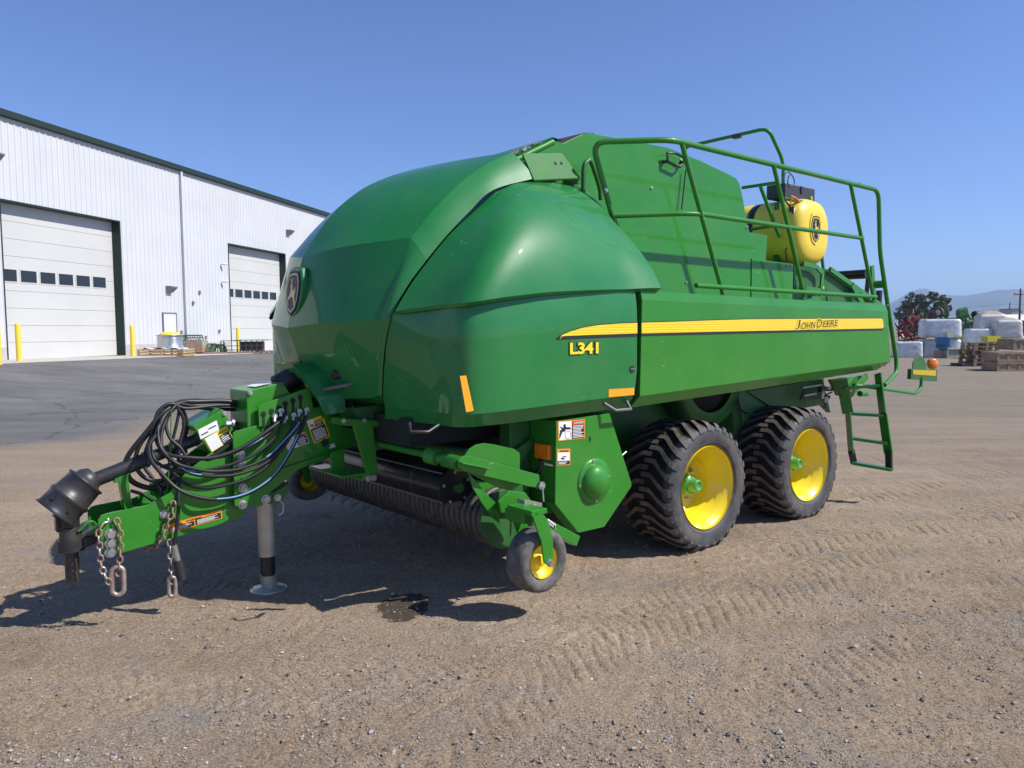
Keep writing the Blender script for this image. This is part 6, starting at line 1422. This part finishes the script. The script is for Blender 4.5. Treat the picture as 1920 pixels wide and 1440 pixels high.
q = atY(1880, 632, Yk); t_ = thing('broken_crate', 'tilted broken crate lid leaning beside the yellow box', 'crate lid', (q.x, Yk + .4, 1.16), .1); t_.rotation_euler = (0, .6, .1)
mb = MB(False); [mb.box((x, 0, 0), (x + .1, .9, .03)) for x in (0, .2, .4, .6)]; mb.box((0, .1, .03), (.7, .2, .07)); mb.box((0, .7, .03), (.7, .8, .07)); mb.build('boards', M('reddish_board', (.32, .17, .11), .8, var=.3), t_)
for k, (px, py, s_) in enumerate(((1834, 655, .24), (1846, 662, .28), (1858, 657, .2))):
    mb = MB(False); mb.lathe([(.001, 0), (s_, .03), (s_ * 1.05, s_ * .6), (s_ * .6, s_ * 1.0), (.001, s_ * 1.05)], (0, 0, 0), (0, 0, 1), 14); o = mb.build('yellow_bag', bpy.data.materials['yellow_film']); q = atY(px, py, Yk + 1.3); o.location = (q.x, Yk + 1.45, .3 + .1 * k)
    tag(o, ['yellow film bundle behind the left end of the pallet stack', 'yellow film bundle behind the middle of the pallet stack', 'yellow film bundle behind the right end of the pallet stack'][k], 'bag', 'yellow film bags')

# farm implements standing further back
def wheel_at(parent, x, y, z, r, w, rimm, rz=0.0):
    mb = MB(False); mb.lathe([(r * .55, -w * .4), (r * .85, -w / 2), (r, -w * .3), (r, w * .3), (r * .85, w / 2), (r * .55, w * .4)], (x, y, z), (math.sin(rz), -math.cos(rz), 0), 22); t = mb.build('tyre', TYRE, parent)
    mb = MB(False); mb.lathe([(r * .56, w * .38), (r * .4, w * .1), (.001, w * .1)], (x, y, z), (math.sin(rz), -math.cos(rz), 0), 18); mb.build('rim', rimm, parent)
REDP = M('implement_red', (.16, .012, .015), .5, var=.45, vs=3)
YI = 62.0; q = atY(1708, 655, YI); imp = thing('red_implement', 'red folded farm implement with yellow rimmed wheel behind the low wrapped pallet', 'farm implement', (q.x, YI, 0)); fy = 1 / FPX * YI
def L2(px, py, dy=0): v = atY(px, py, YI + dy); return Vector((v.x - q.x, dy, v.z))
mb = MB(False)
for a, b in (((1682, 625), (1738, 618)), ((1684, 640), (1740, 632)), ((1690, 600), (1712, 640)), ((1700, 598), (1732, 628)), ((1686, 612), (1722, 600)), ((1695, 618), (1700, 645)), ((1712, 588), (1708, 610)), ((1718, 612), (1736, 640)), ((1680, 606), (1694, 634)), ((1705, 592), (1722, 596))): mb.beam(L2(*a, random.uniform(-.6, .9)), L2(*b, random.uniform(-.6, .9)), .14, .16)
for k in range(9): mb.beam(L2(1684 + k * 6, 628, .2), L2(1687 + k * 6, 646 - k % 3 * 2, -.2), .05, .09)
mb.build('frame', REDP, imp)
wheel_at(imp, *L2(1727, 607.5), .44, .3, YEL, -.3); wheel_at(imp, *L2(1700, 600, .8), .34, .25, REDP, -1.0); wheel_at(imp, *L2(1690, 648, .5), .30, .25, REDP, .2); wheel_at(imp, *L2(1722, 650, .5), .30, .25, REDP, .2)
YJ = 64.0; q2_ = atY(1817, 655, YJ); imp2 = thing('green_implement', 'dark green folded farm implement standing behind the white wrapped stack', 'farm implement', (q2_.x, YJ, 0))
def L3(px, py, dy=0): v = atY(px, py, YJ + dy); return Vector((v.x - q2_.x, dy, v.z))
mb = MB(False)
for a, b in (((1796, 582), (1812, 578)), ((1798, 596), (1816, 592)), ((1812, 578), (1820, 598)), ((1797, 582), (1803, 600)), ((1803, 600), (1845, 612)), ((1806, 612), (1840, 600)), ((1810, 598), (1812, 655)), ((1826, 596), (1832, 655)), ((1806, 625), (1842, 622)), ((1806, 640), (1840, 645)), ((1818, 590), (1830, 604)), ((1745, 600), (1800, 598))): mb.beam(L3(*a, random.uniform(-.5, .8)), L3(*b, random.uniform(-.5, .8)), .12, .22)
mb.obox(L3(1804, 589), Vector((.33, 0, .05)), Vector((0, .3, 0)), Vector((-.05, 0, .36)))
mb.build('frame', DGREEN, imp2); wheel_at(imp2, *L3(1834, 590, .4), .32, .9, DGREEN, -1.45); wheel_at(imp2, *L3(1760, 586, .4), .42, .3, M('white_rim', (.6, .58, .5), .5), -1.0); wheel_at(imp2, *L3(1748, 592, .8), .40, .3, REDP, -1.2); wheel_at(imp2, *L3(1815, 655, .4), .35, .3, YEL, .1)
mb = MB(False); mb.box((-.5, .8, 0), (.9, 1.6, .9)); hp_ = mb.build('hay_heap', M('yellow_green_cover', (.22, .24, .04), .7)); q = atY(1815, 625, YJ + 2); hp_.location = (q.x, YJ + 2, .5); tag(hp_, 'yellow green covered box low behind the dark green implement', 'covered box')

# trees
LEAFM = [M('leaf_mid', (.075, .12, .052), .6, c2=(.11, .155, .075), vs=.8), M('leaf_dark', (.045, .075, .035), .6, c2=(.065, .10, .05), vs=.8), M('leaf_light', (.14, .175, .095), .6, c2=(.17, .20, .11), vs=.8)]
BARK = M('bark', (.10, .075, .055), .9, var=.3)
def tree(px, ytop, w_px, Y, label, seed, n=2600, ybot=597):
    r = random.Random(seed); p = atY(px, 600, Y); top = atY(px, ytop, Y).z; low = atY(px, ybot, Y).z; rw = w_px / 2 / FPX * Y; H_ = top - low
    t = thing('leafy_tree', label, 'tree', (p.x, Y, 0), 0, 'trees beyond the storage yard')
    mb = MB(False); trunk = [Vector((0, 0, -.1)), Vector((.1, .05, low + .5)), Vector((-.05, 0, low + H_ * .45)), Vector((.05, .1, top - H_ * .2))]; mb.tube(cr(trunk, 4), [.32 - .25 * i / 12 for i in range(13)], 8)
    cl = []
    for k in range(34):
        a = r.random() * 6.283; zz = low + H_ * (.08 + .86 * r.random()); f = math.sin(math.pi * min(1, max(.12, (zz - low) / H_ * .86 + .1))) ** .6; rad = rw * f * r.uniform(.25, .95); c = Vector((math.cos(a) * rad, math.sin(a) * rad * .9, zz)); cl.append((c, rw * r.uniform(.13, .27)))
        if k % 3 == 0: mb.tube([Vector((0, 0, max(low * .8, zz - rad * .8))), c], [.10, .03], 5)
    mb.build('trunk', BARK, t)
    V, Fc, Mi = [], [], []
    for k in range(n):
        c, R_c = cl[r.randrange(len(cl))]; d = Vector((r.gauss(0, 1), r.gauss(0, 1), r.gauss(0, .8))).normalized() * R_c * r.random() ** .3; q = c + d; s = r.uniform(.08, .20)
        nrm = Vector((r.gauss(0, 1), r.gauss(0, 1), r.gauss(.4, 1))).normalized(); e = nrm.orthogonal().normalized(); g2 = nrm.cross(e); o = len(V)
        V += [q + e * s, q + g2 * s * .6, q - e * s, q - g2 * s * .6]; Fc.append((o, o + 1, o + 2, o + 3)); Mi.append(r.choice((0, 0, 1, 2)))
    me = bpy.data.meshes.new('crown'); me.from_pydata(V, [], Fc); [me.materials.append(m) for m in LEAFM]; me.polygons.foreach_set('material_index', Mi); o = bpy.data.objects.new('crown', me); col.objects.link(o); o.parent = t; return t
tree(1715, 546, 46, 150, 'broad grey green tree, left of the pair before the mountain', 1, 4200)
tree(1751, 546.5, 44, 148, 'broad dark green tree right of the centre, before the mountain', 2, 4200)
tree(1775, 558, 22, 152, 'narrow tree at the right end of the tree clump', 3, 1600)
tree(1697, 563, 26, 155, 'small tree at the left foot of the tree clump', 4, 1400)
tree(1797, 584, 16, 200, 'small distant tree between the clump and the green implement', 5, 500, 602)
tree(1868, 580, 30, 260, 'low distant tree behind the bulk bags', 6, 700, 602)
tree(1845, 586, 24, 260, 'low distant tree left of the bulk bags', 7, 500, 602)
tree(1905, 578, 22, 200, 'low tree behind the tan far building', 8, 500, 602)
tree(1733, 572, 60, 156, 'low leafy growth under the middle of the tree clump', 9, 2600, 604)
tree(1687, 574, 24, 158, 'low shrubby tree beyond the red implement, left end of the clump', 10, 900, 600)
tree(1764, 552, 26, 156, 'mid green tree crown between the two right hand trees of the clump', 11, 1800)
tree(1703, 553, 26, 149, 'grey green upright crown in the left half of the tree clump', 12, 1700)
def shrub(px, ytop, ybot, wpx, Y, label, seed, mats, cat='shrub'):
    r = random.Random(seed); c = atY(px, (ytop + ybot) / 2, Y); hw = wpx / 2 / FPX * Y; hh_ = (ybot - ytop) / 2 / FPX * Y; V, Fc, Mi = [], [], []
    for k in range(1200):
        d = Vector((r.gauss(0, 1), r.gauss(0, 1), r.gauss(0, 1))).normalized() * r.random() ** .35; q = Vector((d.x * hw, d.y * hw * .6, c.z + d.z * hh_ * (.8 + .3 * math.sin(d.x * 7)))); s = r.uniform(.06, .15); nrm = Vector((r.gauss(0, 1), r.gauss(0, 1), r.gauss(.4, 1))).normalized(); e = nrm.orthogonal().normalized(); g2 = nrm.cross(e); o = len(V); V += [q + e * s, q + g2 * s * .6, q - e * s, q - g2 * s * .6]; Fc.append((o, o + 1, o + 2, o + 3)); Mi.append(r.randrange(len(mats)))
    me = bpy.data.meshes.new('shrub'); me.from_pydata(V, [], Fc); [me.materials.append(m) for m in mats]; me.polygons.foreach_set('material_index', Mi); o = bpy.data.objects.new('shrub', me); col.objects.link(o); o.location = (c.x, Y, 0); tag(o, label, cat)
shrub(1714, 588, 640, 66, 72, 'dark reddish bush behind the red implement', 31, [M('leaf_maroon', (.10, .035, .035), .7), LEAFM[1], M('twig_dark', (.05, .04, .035), .8)])
shrub(1800, 594, 660, 60, 74, 'dark green growth behind the green implement', 32, [LEAFM[1], M('twig_brown', (.07, .055, .04), .8), LEAFM[0]])
# far buildings, poles, wire
q = atY(1904, 590, 120); t_ = thing('far_building', 'small tan box building on the horizon near the utility pole', 'building', (q.x, 120, 0)); mb = MB(False); mb.box((-.6, 0, 0), (.6, 3, atY(1904, 580, 120).z)); mb.build('wall', M('tan_wall', (.48, .42, .32), .8), t_); mb = MB(False); mb.box((-.65, -.1, atY(1904, 580, 120).z), (.65, 3.1, atY(1904, 580, 120).z + .12)); mb.build('roof', WOODG, t_)
q = atY(1925, 595, 110); t_ = thing('far_shed', 'long low shed with white roof at the right edge on the horizon', 'building', (q.x, 110, 0)); mb = MB(False); mb.box((-1.6, 0, 0), (9, 5, 2.6)); mb.build('wall', M('brown_wall', (.16, .13, .12), .8), t_); mb = MB(False); mb.ext([(-1.9, -.3, 2.6), (-1.9, 2.5, 3.5), (-1.9, 5.3, 2.6)], (11.2, 0, 0)); mb.build('roof', M('white_roof', (.7, .7, .7), .5), t_)
q = atY(1690, 600, 230); t_ = thing('far_house', 'low dark roofed building glimpsed between the implements', 'building', (q.x + 18, 230, 0)); mb = MB(False); mb.box((-9, 0, 0), (9, 8, 2.8)); mb.build('wall', M('maroon_wall', (.16, .10, .09), .8), t_); mb = MB(False); mb.ext([(-9.5, -.4, 2.8), (-9.5, 4, 4.2), (-9.5, 8.4, 2.8)], (19, 0, 0)); mb.build('roof', M('dull_roof', (.14, .12, .12), .8), t_)
POLE = M('pole_wood', (.11, .075, .07), .85)
def pole(px, yt, Y, label, arm_=True):
    top = atY(px, yt, Y); t = thing('utility_pole', label, 'utility pole', (top.x, Y, 0), 0, 'utility poles on the horizon'); mb = MB(False); mb.cyl((0, 0, 0), (0, 0, top.z), .15, 10, 0, .10); mb.build('pole', POLE, t)
    if arm_: mb = MB(False); mb.box((-.8, -.06, top.z - .75), (.35, .06, top.z - .62)); mb.cyl((0, 0, top.z), (0, 0, top.z + .15), .05, 6); mb.cyl((-.75, 0, top.z - .62), (-.75, 0, top.z - .45), .05, 6); mb.build('cross_arm', POLE, t)
    return top
a_ = pole(1913.5, 542, 100, 'taller brown utility pole near the right edge'); b_ = pole(1893.5, 567, 170, 'shorter distant utility pole left of the tall one', False)
mb = MB(False)
for (x0, y0, Y0), (x1, y1, Y1) in (((1660, 583, 190), (1893.5, 570, 170)), ((1893.5, 570, 170), (1960, 562, 100))):
    A, B = atY(x0, y0, Y0), atY(x1, y1, Y1); mb.tube([A.lerp(B, k / 10) - Vector((0, 0, .35 * math.sin(math.pi * k / 10))) for k in range(11)], .022, 4)
w_ = mb.build('power_line', BLK); tag(w_, 'thin power line sagging between the utility poles before the mountain', 'power line')

# ================================================================ AIR
mb = MB(False); mb.box((-9600, -450, -3), (9600, 14500, 330)); hz = mb.build('haze', None); hz.data.materials.clear()
HZ = bpy.data.materials.new('pale_air'); HZ.use_nodes = True; nt = HZ.node_tree; nt.nodes.clear(); ou = nt.nodes.new('ShaderNodeOutputMaterial'); vo = nt.nodes.new('ShaderNodeVolumePrincipled'); vo.inputs['Color'].default_value = (.52, .72, 1.0, 1); vo.inputs['Density'].default_value = .00016; nt.links.new(vo.outputs[0], ou.inputs[1]); hz.data.materials.append(HZ); hz['kind'] = 'stuff'; tag(hz, 'thin blue air between the camera and the far mountain', 'haze')
